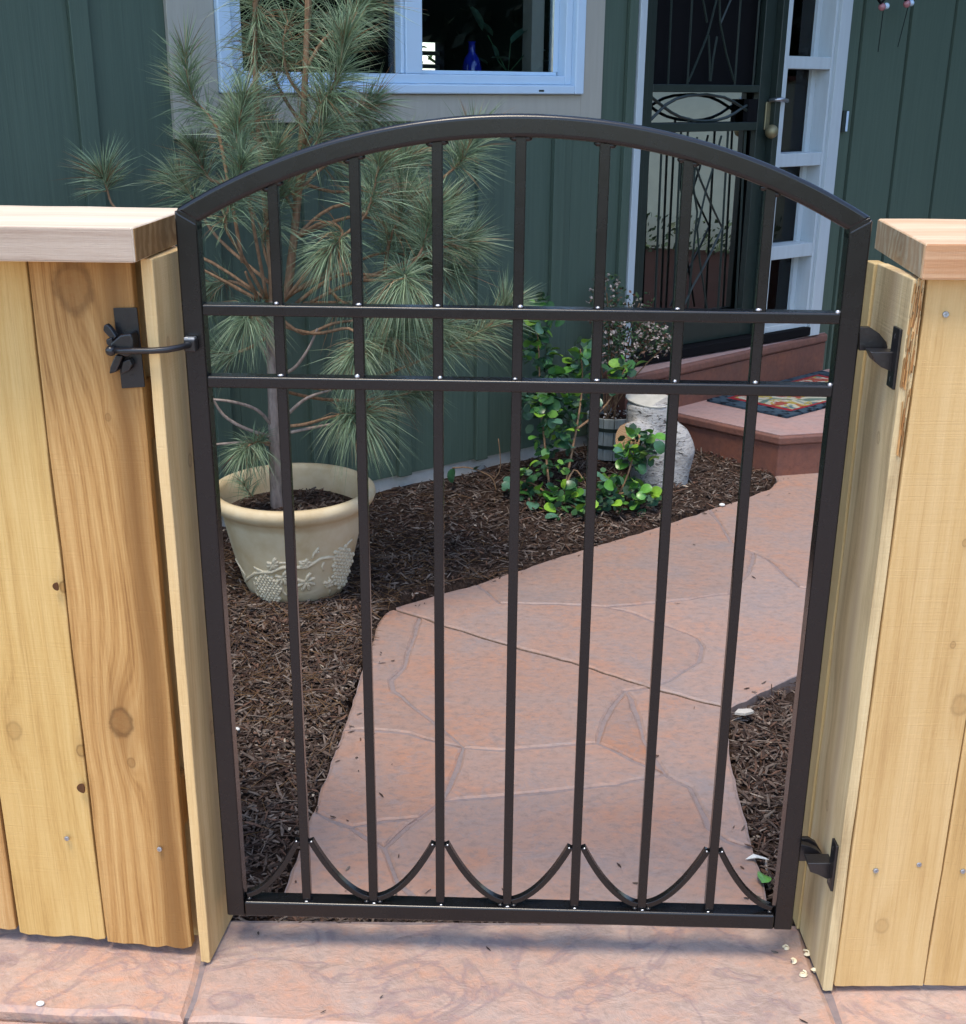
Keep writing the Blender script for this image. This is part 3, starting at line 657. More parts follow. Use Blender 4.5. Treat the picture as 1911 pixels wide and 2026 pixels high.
# ------------------------------------------------------------------ cream wall across the courtyard (seen mirrored in the door glass)
nh = empty('neighbour_wall', (6.9, 3, -.05), 'cream wall across the courtyard, seen mirrored in the lower door glass', 'wall')
cr = flat('cream_stucco', (.62, .62, .46), .85, .06, (12,) * 3, .3, .2)
MB().box((7.5, -3.5, -.15), (7.7, 9, 1.46)).build('stucco', cr, nh)
MB().box((7.46, -3.5, 1.46), (7.74, 9, 1.50)).build('coping', M_step, nh)
tag(MB().box((2.0, -.2, -.12), (7.5, 9, -.06)).build('patio', flat('dark_red_patio', (.022, .007, .006), .7, .25, (6,) * 3, .2, .2)), kind='structure')
hk = MB().box((8.6, -9, -.1), (9.2, 10, 5.2))
dk_ = empty('added_tall_hedge', (8.6, 0, 0), 'tall dark hedge added beyond the cream wall to darken the window reflections', 'hedge')  # unseen hedge, added so the window panes reflect something dark
hk.build('hedge_core', flat('dark_foliage', (.012, .02, .012), .95, .4, (5,) * 3, .4, .1), dk_)
hq = MB()
for i in range(5000):
    p = Vector((8.5 + R.uniform(-.25, .1), R.uniform(-9, 10), R.uniform(.8, 5.4))); q_ = R.uniform(.05, .12)
    d_ = Vector((R.gauss(0, 1), R.gauss(0, 1), R.gauss(0, 1))).normalized(); t_ = d_.orthogonal().normalized(); v_ = d_.cross(t_); g_ = R.uniform(.4, 1.4)
    hq.add([p - t_ * q_, p - v_ * q_ * .5, p + t_ * q_, p + v_ * q_ * .5], [(0, 1, 2, 3)], (.02 * g_, .035 * g_, .018 * g_))
hq.build('foliage', M_tint, dk_, fix=False, kind='stuff')
hd = MB()
for i in range(1800):
    p = Vector((7.3 + R.uniform(-.15, .15), R.uniform(-1, 7), R.uniform(-.1, .28))); r = R.uniform(.02, .05)
    q = Vector((R.gauss(0, 1), R.gauss(0, 1), R.gauss(0, 1))).normalized(); t = q.orthogonal().normalized(); u2 = q.cross(t)
    g = R.uniform(.5, 1.5); hd.add([p - t * r, p - u2 * r * .5, p + t * r, p + u2 * r * .5], [(0, 1, 2, 3)], (.09 * g, .13 * g, .06 * g))
hd.build('border_plants', M_tint, label='low plants under the cream wall, mirrored in the door glass', cat='plants', fix=False, kind='stuff')

# ------------------------------------------------------------------ gate
gate = empty('garden_gate', (0, 0, 0), 'black wrought iron garden gate with an arched top rail and scalloped foot', 'gate', rz=GTH)
GX0, GX1, GZ0, TB, DEP = -.4265, .5225, .073, .030, .030
XC, RO = .0475, .9371; ZC = 1.3645 - RO
def arch(x, r): return ZC + sqrt(r * r - (x - XC) ** 2)
TH = .030
for a, c in ((GX0, GX0 + TB), (GX1, GX1 - TB)):
    zo_, zi_ = arch(a, RO) - .0006, arch(c, RO - TH) - .0006
    MB().hexa([(a, 0, GZ0), (c, 0, GZ0), (c, DEP, GZ0), (a, DEP, GZ0), (a, 0, zo_), (c, 0, zi_), (c, DEP, zi_), (a, DEP, zo_)]).build('stile', M_iron, gate, bevel=.0032)
    MB().prism([(a + (.003 if c > a else -.003), .0007, zo_ - .010), (c, .0007, zi_ - .010), (c, .0007, zi_ + .008), (a + (.004 if c > a else -.004), .0007, zo_ + .0015)], (0, DEP - .0014, 0)).build('weld_bead', M_iron, gate, bevel=.001)
n = 56; mb = MB(); vs = []
for i in range(n + 1):
    t = .5 - .5 * cos(pi * i / n); t = .5 * t + .5 * i / n
    xo = GX0 + (GX1 - GX0) * t; xi = GX0 + TB + (GX1 - GX0 - 2 * TB) * t
    vs += [(xo, 0, arch(xo, RO)), (xo, DEP, arch(xo, RO)), (xi, DEP, arch(xi, RO - TH)), (xi, 0, arch(xi, RO - TH))]
mb.add(vs, [(4 * i + k, 4 * i + (k + 1) % 4, 4 * i + 4 + (k + 1) % 4, 4 * i + 4 + k) for i in range(n) for k in range(4)] + [(0, 1, 2, 3), tuple(4 * n + k for k in range(4))])
th = TH
ar = mb.build('arch_rail', M_iron, gate, bevel=.0062)
MB().box((GX0 + TB, 0, GZ0), (GX1 - TB, DEP, GZ0 + .029)).build('bottom_rail', M_iron, gate, bevel=.0038)
for z0, z1 in ((1.0905, 1.1065), (.9865, 1.0035)): MB().box((GX0 + TB - .002, .002, z0), (GX1 - TB + .002, .028, z1)).build('rail', M_iron, gate, bevel=.003)
BX = [-.2915 + .1126 * k for k in range(7)]
wm = MB().ball((0, 0, 0), .0036, 8, 6, sc=(1.1, .8, .8)).mesh('weld_bead', smooth=True); wm.materials.append(M_weld); wp_ = proto('weld_bead', wm)
wmd = MB().ball((0, 0, 0), .006, 8, 6, sc=(1.2, .9, .7)).mesh('weld_bead', smooth=True); wmd.materials.append(M_iron); wpd = proto('weld_bead', wmd)
for i, x in enumerate(BX):
    MB().box((x - .0074, .0076, GZ0 + .027), (x + .0074, .0224, arch(x, RO - th) + .004)).build('baluster', M_iron, gate, bevel=.0018)
    for z in (1.1085, 1.0055): k_ = R.uniform(.75, 1.05); inst(wp_, 'weld_bead', (x + R.uniform(-.004, .004), .0055, z + .0004), gate, scale=(k_ * R.uniform(.9, 1.4), k_, k_ * R.uniform(.7, 1.1)))
    inst(wp_, 'weld_bead', (x + R.uniform(-.003, .003), .0045, GZ0 + .0300), gate, scale=(R.uniform(.6, .9), .5, .4))
    for sg in (-1, 1): inst(wpd, 'weld_bead', (x + sg * .0085, .012, arch(x + sg * .01, RO - th) - .001), gate)
for z in (1.1075, 1.0045): inst(wp_, 'weld_bead', (GX1 - TB - .003, .004, z), gate)
zt = .219; zb = GZ0 + .036
def scroll(x0, x1):                                   # from high point x0 down to foot x1
    P = []
    for i in range(15):
        t = i / 14; P.append(Vector((x0 + (x1 - x0) * t, .014, zb + (zt - zb) * (.8 * (1 - t) ** 2 + .2 * (1 - t)))))
    MB().tube(P, [(.006, .0046)] * 15, 4, up=(0, 0, 1) if False else None, square=True).build('scroll_bar', M_iron, gate, bevel=.001)
    inst(wp_, 'weld_bead', (x0 + (.002 if x1 > x0 else -.002), .0065, zt + .001), gate, scale=(.45, .5, .5))
    inst(wpd, 'weld_bead', (x1 + (-.004 if x1 > x0 else .004), .008, zb - .005), gate, scale=(.7, .7, .6))
g = .0105
scroll(BX[0] - g, GX0 + TB + .004)
for i in (0, 2, 4): scroll(BX[i] + g, BX[i + 1] - g * .7); scroll(BX[i + 2] - g, BX[i + 1] + g * .7)
scroll(BX[6] + g, GX1 - TB - .004)
def gpoly(pts, y0, th_, name, m, parent=gate, bev=.001):
    P = [Vector((q[0], y0, q[1])) for q in (GP(*p, y0) for p in pts)]; return MB().prism(P, (0, th_, 0)).build(name, m, parent, bevel=bev)
gpoly([(1700, 648), (1722, 648), (1740, 660), (1753, 676), (1758, 692), (1735, 694), (1700, 694)], .006, .012, 'hinge_ear', M_hard)
gpoly([(1580, 1670), (1601, 1674), (1618, 1683), (1628, 1694), (1634, 1703), (1592, 1704), (1580, 1704)], .002, .012, 'hinge_ear', M_hard)
gpoly([(1581, 1659), (1600, 1659), (1614, 1668), (1624, 1684), (1630, 1696), (1612, 1684), (1598, 1674), (1581, 1671)], .018, .008, 'hinge_ear', M_hard)
# latch pin carried by the gate: arm reaching out over the post, screwed to the stile
lx, lz = GP(372, 681)
def gl(px, py, y): x, z = GP(px, py, y); return Vector((x, y, z))
MB().tube([gl(222, 694, -.05), gl(262, 694, -.05), gl(300, 694, -.05), gl(330, 692, -.044), gl(352, 688, -.034), gl(372, 683, -.020), gl(376, 682, -.004)], [.0045, .0045, .0045, .0045, .0044, .0044, .0044], 10).build('latch_arm', M_hard, gate, smooth=True)
MB().ball(gl(219, 694, -.05), .0075, 12, 8).build('arm_knob', M_hard, gate, smooth=True)
c = gl(378, 682, -.008); MB().obox(c, ((1, 0, 0), (0, 1, 0), (0, 0, 1)), (.0085, .009, .0095)).build('arm_socket', M_hard, gate, bevel=.003)
MB().obox(c + Vector((0, -.002, .0098)), ((1, 0, 0), (0, 1, 0), (0, 0, 1)), (.0075, .0065, .0018)).build('clip', M_steel, gate, bevel=.0008)

# ------------------------------------------------------------------ fences
def fence_frame(p, ang):                              # local frame of a fence panel: along, depth
    a = radians(ang); return Vector(p), Vector((cos(a), -sin(a), 0)), Vector((sin(a), cos(a), 0))
SCR = MB().lathe([(.0001, -.0012), (.0012, -.0012), (.0014, 0), (.0036, 0), (.0042, -.0005), (.0044, -.003)], (0, 0, 0), 12).mesh('screw', smooth=False); SCR.materials.append(M_steel); scrp = proto('screw', SCR)
SCK = SCR.copy(); SCK.materials.clear(); SCK.materials.append(M_hard); sckp = proto('screw', SCK)
def screw(pos, parent, nrm, k=1., src=None): inst(src or scrp, 'screw', pos, parent, Vector(nrm).to_track_quat('Z', 'Y'), (k,) * 3)
def board(fen, name, m, p, ax, dp, w_, z0, z1, th, jag=.003, bow=0, bev=.002, seg=10, seed=0):
    """upright sawn board; p = front left corner on the ground, ragged foot, slightly wavy sides"""
    b = MB(); nz = 26; R2 = random.Random(seed); cols = []
    xs = [i / seg for i in range(seg + 1)]; foot = [z0 + R2.uniform(-jag, jag) for _ in xs]; foot[0] += jag; foot[-1] += jag * .5
    def pt(i, j, dd):
        t = j / nz; z = foot[i] + (z1 - foot[i]) * t
        x = xs[i] * w_
        if i in (0, seg): x += .0016 * noise.noise(Vector((seed * 7.1 + i, z * 6, 0))) + .0007 * noise.noise(Vector((seed * 3 + i, z * 40, 1)))
        dy = bow * (xs[i] - .5) ** 2 + .0012 * noise.noise(Vector((seed + 9, z * 3, xs[i])))
        return p + ax * x + dp * (dd + dy) + ZV * z
    W_ = seg + 1
    for dd in (0, th): b.v += [tuple(pt(i, j, dd)) for j in range(nz + 1) for i in range(W_)]
    o = W_ * (nz + 1)
    for j in range(nz):
        for i in range(seg):
            q = j * W_ + i; b.f += [(q, q + 1, q + 1 + W_, q + W_), (o + q + W_, o + q + 1 + W_, o + q + 1, o + q)]
    for j in range(nz):
        q = j * W_; b.f += [(q, q + W_, o + q + W_, o + q)]; q += seg; b.f += [(q + W_, q, o + q, o + q + W_)]
    for i in range(seg):
        q = i; b.f += [(q + 1, q, o + q, o + q + 1)]; q = nz * W_ + i; b.f += [(q, q + 1, o + q + 1, o + q)]
    ob = b.build(name, m, fen, bevel=bev); return ob
def localise(ob, ax):                                 # turn the mesh so that its own x runs along the board (grain and knots follow it)
    a = atan2(ax.y, ax.x); ob.data.transform(Matrix.Rotation(-a, 4, 'Z')); ob.rotation_euler.z += a
SA = Vector((-.486, -.006, 0)); ang = 5.5
pL, aL, dL = fence_frame(SA, ang)
lfence = empty('wooden_fence', (-.7, .03, 0), 'new cedar fence left of the gate with the black latch on its end board', 'fence', 'new cedar fences either side of the gate')
wC = wood('cedar_amber', (.60, .365, .14), (.46, .243, .078), (.23, .10, .028), [(-.012, 1.116, .025, .75), (-.008, .432, .017, 1.), (.002, .36, .006, .6), (.02, .93, .004, .5)], 260, 3., 1., .014, stain=(.050, .022, (.21, .095, .026), .85))
wB = wood('cedar_honey', (.66, .445, .175), (.56, .345, .115), (.34, .175, .05), [(-.035, .40, .011, .45), (.074, .37, .008, .95), (.077, .655, .007, .95), (-.05, .67, .004, .6)], 190, 11., .6)
wA = wood('cedar_tan', L1, L2, L3, [(.02, .6, .01, .6)], 130, 5., .9)
bC = board(lfence, 'board', wC, pL - aL * .1485, aL, dL, .1485, .018, 1.176, .017, seed=3); localise(bC, aL)
bB = board(lfence, 'board', wB, pL - aL * .3035 + dL * .0015, aL, dL, .1515, .022, 1.176, .017, seed=4); localise(bB, aL)
bA = board(lfence, 'board', wA, pL - aL * .458 + dL * .000, aL, dL, .150, .027, 1.176, .017, seed=5); localise(bA, aL)
bZ = board(lfence, 'board', wA, pL - aL * .614, aL, dL, .150, .024, 1.176, .017, seed=6); localise(bZ, aL)
def onL(px, py): return hit(px, py, dL, pL)
for px, py, pr in ((86, 576, bC), (235, 1686, bC), (319, 1677, bC), (136, 1656, bB)): screw(onL(px, py) - dL * .0028, pr, -dL)
M_hole = flat('knot_hole', (.10, .045, .02), .9, .3, (80,) * 3, .3, .1)
for px, py, rx, rz in ((170, 1555, .011, .0085), (119, 1157, .0075, .0065)):
    c = onL(px, py) - dL * .0012; pts = [c + aL * rx * max(-1, cos(a)) * (1 if cos(a) < 0 else .25) + ZV * rz * sin(a) for a in [2 * pi * k / 20 for k in range(20)]]
    MB().prism(pts, dL * .002).build('knot_hole', M_hole, bB)
# jamb board beside the gate, and the frame behind
jf = Vector((-.4685, -.022, 0)); dj = Vector((.12, .9928, 0)).normalized(); aj = Vector((dj.y, -dj.x, 0))
wj = wood('pale_pine', (.72, .52, .265), (.64, .43, .19), (.44, .25, .10), [(.02, .86, .007, .75), (.025, .40, .008, .6), (-.03, 1.05, .005, .6)], 140, 21., .8, .012, rough=.6, face='y', stain=(.022, .012, (.42, .27, .12), .5))
wje = wood('pale_pine_knotted', (.56, .42, .205), (.49, .345, .15), (.33, .20, .075), [], 110, 31., .9, .014)
jb = board(lfence, 'jamb_board', wj, jf, aj, dj, .0165, 0.004, 1.174, .128, jag=.001, seg=3, seed=8); localise(jb, aj)
MB().obox(pL + aL * -.32 + dL * .036 + ZV * .29, (aL, dL, ZV), (.317, .018, .045)).build('fence_rail', wA, lfence, bevel=.003)
MB().obox(pL + aL * -.32 + dL * .036 + ZV * .95, (aL, dL, ZV), (.317, .018, .045)).build('fence_rail', wA, lfence, bevel=.003)
MB().obox(pL + aL * -.036 + dL * .102 + ZV * .55, (aL, dL, ZV), (.044, .044, .62)).build('post', wj, lfence, bevel=.003)
wcapT = wood('cap_cedar', (.78, .66, .50), (.68, .54, .39), (.50, .36, .25), [(-.06, .015, .008, .7)], 90, 41., .8, .01, rough=.55)
def cap(fen, quad, z1, th, m, shaded_edge_m, name='cap_board'):
    P = [Vector((x, y, z1 - th)) for x, y in quad]; b = MB(); n = 40
    # long board subdivided for a slightly wavy sawn edge
    rows = []
    for i in range(n + 1):
        t = i / n; a = P[0].lerp(P[1], t); d = P[3].lerp(P[2], t)
        wv = .0012 * noise.noise(Vector((t * 9, z1 * 50, 2)))
        rows.append([a + Vector((0, wv, 0)), d, d + ZV * (th + wv), a + Vector((0, wv * .5, th + wv * .8))])
    b.v = [tuple(q) for r in rows for q in r]
    b.f = [(4 * i + k, 4 * i + (k + 1) % 4, 4 * i + 4 + (k + 1) % 4, 4 * i + 4 + k) for i in range(n) for k in range(4)] + [(0, 1, 2, 3), tuple(4 * n + k for k in range(4))]
    ob = b.build(name, m, fen, bevel=.003); ob.data.materials.append(shaded_edge_m)
    for p_ in ob.data.polygons:
        if p_.normal.y < -.7: p_.material_index = 1  # front faces take a darker wood: their shade put into the colour
    return ob
lc = cap(lfence, [(-1.30, -.066), (-.459, -.080), (-.447, .185), (-1.30, .24)], 1.2215, .0455, wcapT, wood('cap_edge_greyish_shaded', (.50, .40, .31), (.42, .32, .24), (.30, .20, .14), [], 200, 43., .8, .01, rough=.6))
lc.data.transform(Matrix.Rotation(-pi / 2, 4, 'Y')); lc.rotation_euler = (0, pi / 2, 0)    # grain runs along the cap

rfence = empty('wooden_fence', (.75, -.03, 0), 'new cedar fence right of the gate carrying both black hinges', 'fence', 'new cedar fences either side of the gate')
pR, aR, dR = fence_frame((.5835, -.0775, 0), -1.5)
wD = wood('cedar_peach', (.66, .455, .215), (.58, .37, .15), (.42, .235, .085), [(.06, .52, .012, .5), (.035, .62, .004, .7), (-.01, .12, .010, .35), (.03, .78, .004, .7), (.05, .87, .003, .8)], 85, 17., .7, .008)
wE = wood('cedar_peach_plain', (.64, .43, .20), (.55, .34, .13), (.36, .20, .07), [(.0, .3, .008, .4)], 100, 27., .8)
bD = board(rfence, 'board', wD, pR, aR, dR, .1455, .013, 1.166, .017, jag=.0012, seed=11); localise(bD, aR)
bE = board(rfence, 'board', wE, pR + aR * .1475, aR, dR, .149, .013, 1.166, .017, jag=.0012, seed=12); localise(bE, aR)
bF = board(rfence, 'board', wD, pR + aR * .2985, aR, dR, .149, .014, 1.166, .017, jag=.0012, seed=13); localise(bF, aR)
def onR(px, py): return hit(px, py, dR, pR)
for px, py, pr in ((1870, 622, bD), (1732, 1722, bD), (1818, 1711, bD), (1904, 1723, bE)): screw(onR(px, py) - dR * .0018, pr, -dR)
dk = Vector((-.010, 1, 0)).normalized(); ak = Vector((dk.y, -dk.x, 0)); jr = Vector((.5655, -.074, 0))
wk = wood('green_treated_pine', (.68, .56, .33), (.62, .47, .25), (.40, .28, .14), [(-.02, .93, .006, .6), (.01, .30, .006, .6)], 75, 51., 1.2, .02, rough=.65, face='y', stain=(-.008, .018, (.40, .29, .17), .75))
wk2 = wood('treated_pine', (.56, .43, .21), (.48, .34, .15), (.32, .2, .08), [], 80, 61., .9)
jb2 = board(rfence, 'jamb_board', wk, jr, ak, dk, .0160, .001, 1.1635, .150, jag=.0008, seg=3, seed=15); localise(jb2, ak)
jb3 = board(rfence, 'jamb_strip', wk2, jr + dk * .1525 - ak * .0035, ak, dk, .019, .001, 1.1625, .038, jag=.0008, seg=2, seed=16); localise(jb3, ak)
MB().obox(pR + aR * .30 + dR * .036 + ZV * .29, (aR, dR, ZV), (.29, .018, .045)).build('fence_rail', wA, rfence, bevel=.003)
MB().obox(pR + aR * .30 + dR * .036 + ZV * .95, (aR, dR, ZV), (.29, .018, .045)).build('fence_rail', wA, rfence, bevel=.003)
MB().obox(pR + aR * .05 + dR * .102 + ZV * .55, (aR, dR, ZV), (.044, .044, .60)).build('post', wk2, rfence, bevel=.003)
wcapR = wood('cap_cedar_pink', (.74, .56, .36), (.64, .41, .235), (.46, .25, .14), [(.05, .02, .008, .5)], 90, 71., .8, .01, rough=.55)
rc = cap(rfence, [(.5665, -.100), (1.45, -.105), (1.45, .21), (.601, .213)], 1.2128, .0465, wcapR, wood('cap_edge_pink_shaded', (.56, .34, .19), (.48, .25, .12), (.34, .15, .065), [], 200, 73., 1., .01, rough=.6))
rc.data.transform(Matrix.Rotation(-pi / 2, 4, 'Y')); rc.rotation_euler = (0, pi / 2, 0)
screw(Vector((.70, -.045, 1.2128)), rc, ZV, 1.3)
# torn wood on the front corner of the right jamb
spl = MB()
for i in range(90):
    t = R.random(); z = 1.156 - t * .22; x = .5662 + R.uniform(0, .0135); y = -.0752 - R.uniform(0, .0022)
    if t > .55 and x < .5725: continue
    L = R.uniform(.008, .03); w_ = R.uniform(.0005, .0013); a = R.gauss(0, .04); g_ = R.uniform(.55, 1.25)
    spl.prism([(x - w_, y, z - L), (x + w_, y, z - L * 1.1), (x + w_ * .8 + a * .02, y - .0004, z + L * .5), (x - w_ * .6 + a * .02, y - .0006, z + L * .4)], (0, .002, 0), R.choice([(.50 * g_, .26 * g_, .09 * g_), (.62 * g_, .42 * g_, .20 * g_), (.34 * g_, .15 * g_, .045 * g_)]))
spl.build('torn_fibres', tinted('torn_wood', .6, .3, 90, .2), rfence, kind='stuff')
def endgrain(a, b2, z0, z1, out, c1, c2, cx, fen, nm):
    b = NB(nm); co = b.scale(b.coord('World'), 1, 1, 1, cx); wv = b.n('ShaderNodeTexWave', wave_type='RINGS', rings_direction='SPHERICAL'); b.put(wv.inputs[0], co)
    wv.inputs['Scale'].default_value = 13; wv.inputs['Distortion'].default_value = 9.; wv.inputs['Detail'].default_value = 3; wv.inputs['Detail Scale'].default_value = 1.4
    nz_ = b.noise(b.coord('World'), 26, 4, .6); b.bump(b.noise(b.coord('World'), 500, 3), .3, .002)
    m = b.done(b.mix(b.ramp(nz_, [(.35, (0, 0, 0)), (.65, (.8, .8, .8))]), b.ramp(wv.outputs['Fac'], [(.2, c1), (.8, c2)]), c1), .8, .15)
    a, b2, out = Vector(a), Vector(b2), Vector(out) * .0012
    MB().prism([Vector((*a.xy, z0 + .002)), Vector((*b2.xy, z0 + .002)), Vector((*b2.xy, z1 - .002)), Vector((*a.xy, z1 - .002))], out).build('end_grain', m, fen)
endgrain((-.459, -.077), (-.447, .182), 1.176, 1.2215, (1, -.05, 0), (.24, .125, .045), (.36, .21, .085), (.44, -.10, -1.20), lfence, 'brown_end_grain')
endgrain((.5667, -.097), (.6008, .21), 1.1663, 1.2128, (-1, .11, 0), (.40, .27, .15), (.50, .41, .265), (-.58, -.03, -1.19), rfence, 'mixed_end_grain')
# hinge brackets on the right jamb (a plate on its inner face, a prong reaching to the gate)
def onJ(px, py): return hit(px, py, ak, jr)
def bracket(prong, plate, y0):
    P = [Vector((q.x, y0, q.z)) for q in (Y(*p, y0) for p in prong)]
    o = MB().prism(P, (0, .026, 0)).build('hinge_bracket', M_hard, rfence, bevel=.0015)
    a, b2 = onJ(*plate[0]), onJ(*plate[1])
    zt_, zb_ = max(a.z, b2.z), min(a.z, b2.z); ya, yb = plate[2]
    MB().box((jr.x - .005, ya, zb_), (jr.x - .0004, yb, zt_)).build('bracket_plate', M_hard, o, bevel=.0012)
    for z in (zt_ - .012, zb_ + .012): screw(Vector((jr.x - .005, (ya + yb) / 2, z)), o, -ak, 1.1)
bracket([(1721, 696), (1774, 697), (1776, 738), (1762, 735), (1744, 727), (1731, 716)], ((1787, 652), (1777, 775), (-.060, -.032)), -.045)
bracket([(1598, 1708), (1648, 1708), (1650, 1742), (1634, 1739), (1618, 1731), (1603, 1726)], ((1655, 1664), (1648, 1762), (-.066, -.042)), -.048)
# latch body on the left fence
def lp_(px, py, o): q = hit(px, py, dL, pL - dL * o); return q
def lpoly(pts, o0, th_, name, m, parent, bev=.001): return MB().prism([lp_(*p, o0) for p in pts], -dL * th_).build(name, m, parent, bevel=bev)
latch = lpoly([(225, 609), (272, 608), (288, 765), (242, 768)], .0005, .003, 'gate_latch', M_hard, lfence)
screw(lp_(248, 627, .0038), latch, -dL, 1.2, sckp); screw(lp_(263, 747, .0038), latch, -dL, 1.2, sckp)
lpoly([(232, 672), (250, 656), (270, 653), (276, 664), (276, 694), (262, 700), (240, 692), (228, 688)], .0035, .024, 'latch_housing', M_hard, latch, .003)
lpoly([(210, 642), (216, 638), (224, 646), (236, 664), (230, 672), (218, 662), (209, 652)], .012, .010, 'release_lever', M_hard, latch, .002)
lpoly([(216, 668), (228, 664), (232, 690), (222, 684), (216, 676)], .014, .012, 'strike_upper', M_hard, latch, .002)
lpoly([(236, 698), (250, 700), (244, 716), (237, 732), (223, 736), (225, 722), (231, 708)], .006, .014, 'strike_lower', M_hard, latch, .002)
lpoly([(248, 712), (262, 706), (268, 718), (262, 730), (244, 738), (246, 722)], .0035, .012, 'latch_cam', M_hard, latch, .002)
# ------------------------------------------------------------------ plant pot
pot = empty('flower_pot', (POT.x, POT.y, .02), 'cream flower pot with moulded vine relief standing in the mulch', 'flower pot')
PZ = .02; RT = .341
prof = [(.001, PZ), (.128, PZ), (.150, PZ + .06), (.170, PZ + .13), (.186, PZ + .20), (.195, PZ + .245), (.1955, PZ + .257), (.202, PZ + .262), (.203, PZ + .270), (.212, PZ + .274), (.226, PZ + .286), (.232, PZ + .301), (.229, PZ + .314), (.219, RT), (.208, RT - .001), (.201, PZ + .308), (.194, PZ + .27), (.186, PZ + .21)]
MB().lathe(prof, (POT.x, POT.y, 0), 72).build('pot_body', M_pot, pot, smooth=True, fix=False)
def potr(z):
    P = [(q[1], q[0]) for q in prof[1:6]]
    for (z0, r0), (z1, r1) in zip(P, P[1:]):
        if z0 <= z <= z1: return r0 + (r1 - r0) * (z - z0) / (z1 - z0)
    return P[0][1] if z < P[0][0] else P[-1][1]
def onpot(px, py, out=0.):
    d = ray(px, py); t = 2.2
    while t < 4.5:
        p = CAM + d * t
        if p.z < .26 and (p.xy - POT.xy).length < potr(p.z) + out: return p
        t += .002
    return None
def zp(x, y): return 400 + x / 4.934, 850 + y / 4.934
rel = MB()
def vine(pts, r):
    P = [onpot(*zp(*p)) for p in pts]; P = [p for p in P if p is not None]
    if len(P) < 2: return
    Q = []
    for a, b2 in zip(P, P[1:]): Q += [a.lerp(b2, k / 3) for k in range(3)]
    Q.append(P[-1])
    if len(Q) > 1: rel.tube(Q, [r * (.55 + .45 * sin(pi * (i + 1) / (len(Q) + 1))) for i in range(len(Q))], 7)
vine([(330, 1260), (370, 1330), (420, 1410), (430, 1480), (400, 1500), (450, 1450), (520, 1400), (600, 1390), (680, 1390), (740, 1360), (790, 1345), (850, 1340), (940, 1345), (1030, 1335), (1090, 1300), (1150, 1260), (1230, 1245), (1300, 1245), (1350, 1215), (1370, 1170), (1420, 1110), (1460, 1070)], .0062)
for v in ([(505, 1340), (560, 1370), (620, 1395), (680, 1390)], [(1075, 1260), (1090, 1210), (1140, 1150)], [(1100, 1205), (1140, 1190)], [(1330, 1160), (1365, 1175)], [(1190, 1290), (1170, 1330), (1185, 1375)], [(660, 1310), (760, 1300), (840, 1300)], [(940, 1290), (1020, 1285), (1080, 1310)],
          [(330, 1330), (380, 1440), (350, 1500), (400, 1600)], [(430, 1560), (450, 1590), (470, 1580)], [(1230, 1440), (1250, 1520), (1240, 1600)], [(510, 1480), (530, 1580), (600, 1690)], [(770, 1480), (790, 1580), (830, 1620)]): vine(v, .0045)
def vleaf(cx, cy, r):
    for k in range(7):
        a = -1.2 + k * .75; vine([(cx, cy), (cx + r * .6 * cos(a), cy + r * .55 * sin(a)), (cx + r * cos(a + .15), cy + r * sin(a + .1))], .0062)
vleaf(1010, 1480, 95); vleaf(790, 1440, 80); vleaf(1000, 1310, 55); vleaf(690, 1310, 60); vleaf(1230, 1500, 45)
M_rub = flat('rubbed_relief', (.60, .52, .36), .5, .12, (40,) * 3, .1, .3)
rel.build('vine_relief', M_rub, pot, smooth=True)
gr = MB()
for cx, cy, w0, h0, tilt in ((655, 1560, 115, 145, .45), (1360, 1340, 95, 200, -.35)):
    for j in range(-6, 7):
        for i in range(-3, 4):
            u = (i + .5 * (j % 2)) / 3.4; v = j / 6
            if u * u * (1 + .5 * v) + v * v > 1: continue
            x = cx + u * w0 + v * h0 * .45 * tilt * 1.4 * .7; y = cy + v * h0 + u * w0 * .12
            p = onpot(*zp(x, y))
            if p is not None: gr.ball(p, .0072, 8, 6)
gr.build('grape_relief', M_rub, pot, smooth=True, kind='stuff')
SZ = .268
mb = MB(); n = 28; vs = [(POT.x, POT.y, SZ + .012)]
for r in (.07, .13, .192):
    for k in range(n):
        x = POT.x + r * cos(2 * pi * k / n); y = POT.y + r * sin(2 * pi * k / n); vs.append((x, y, SZ + .012 * (1 - r / .19) + .008 * noise.noise(Vector((x * 14, y * 14, 1)))))
fs = [(0, 1 + k, 1 + (k + 1) % n) for k in range(n)] + [(1 + j * n + k, 1 + (j + 1) * n + k, 1 + (j + 1) * n + (k + 1) % n, 1 + j * n + (k + 1) % n) for j in range(2) for k in range(n)]
soil = mb.add(vs, fs).build('soil', M_earth, pot, smooth=True, fix=False)
mb = MB()
for i in range(900):
    r = .168 * sqrt(R.random()); a = R.uniform(0, 2 * pi); c = R.choices(CHC, CHW)[0]; k = R.uniform(.8, 1.5)
    chip(mb, (POT.x + r * cos(a), POT.y + r * sin(a), SZ + .012 * (1 - r / .19) + R.uniform(0, .01)), R.uniform(.004, .018), R.uniform(.001, .004), .001, R.uniform(0, 6.3), R.gauss(0, .3), R.gauss(0, .4), tuple(q * k for q in c))
mb.build('soil_bark', M_chip, pot, fix=False, kind='stuff')

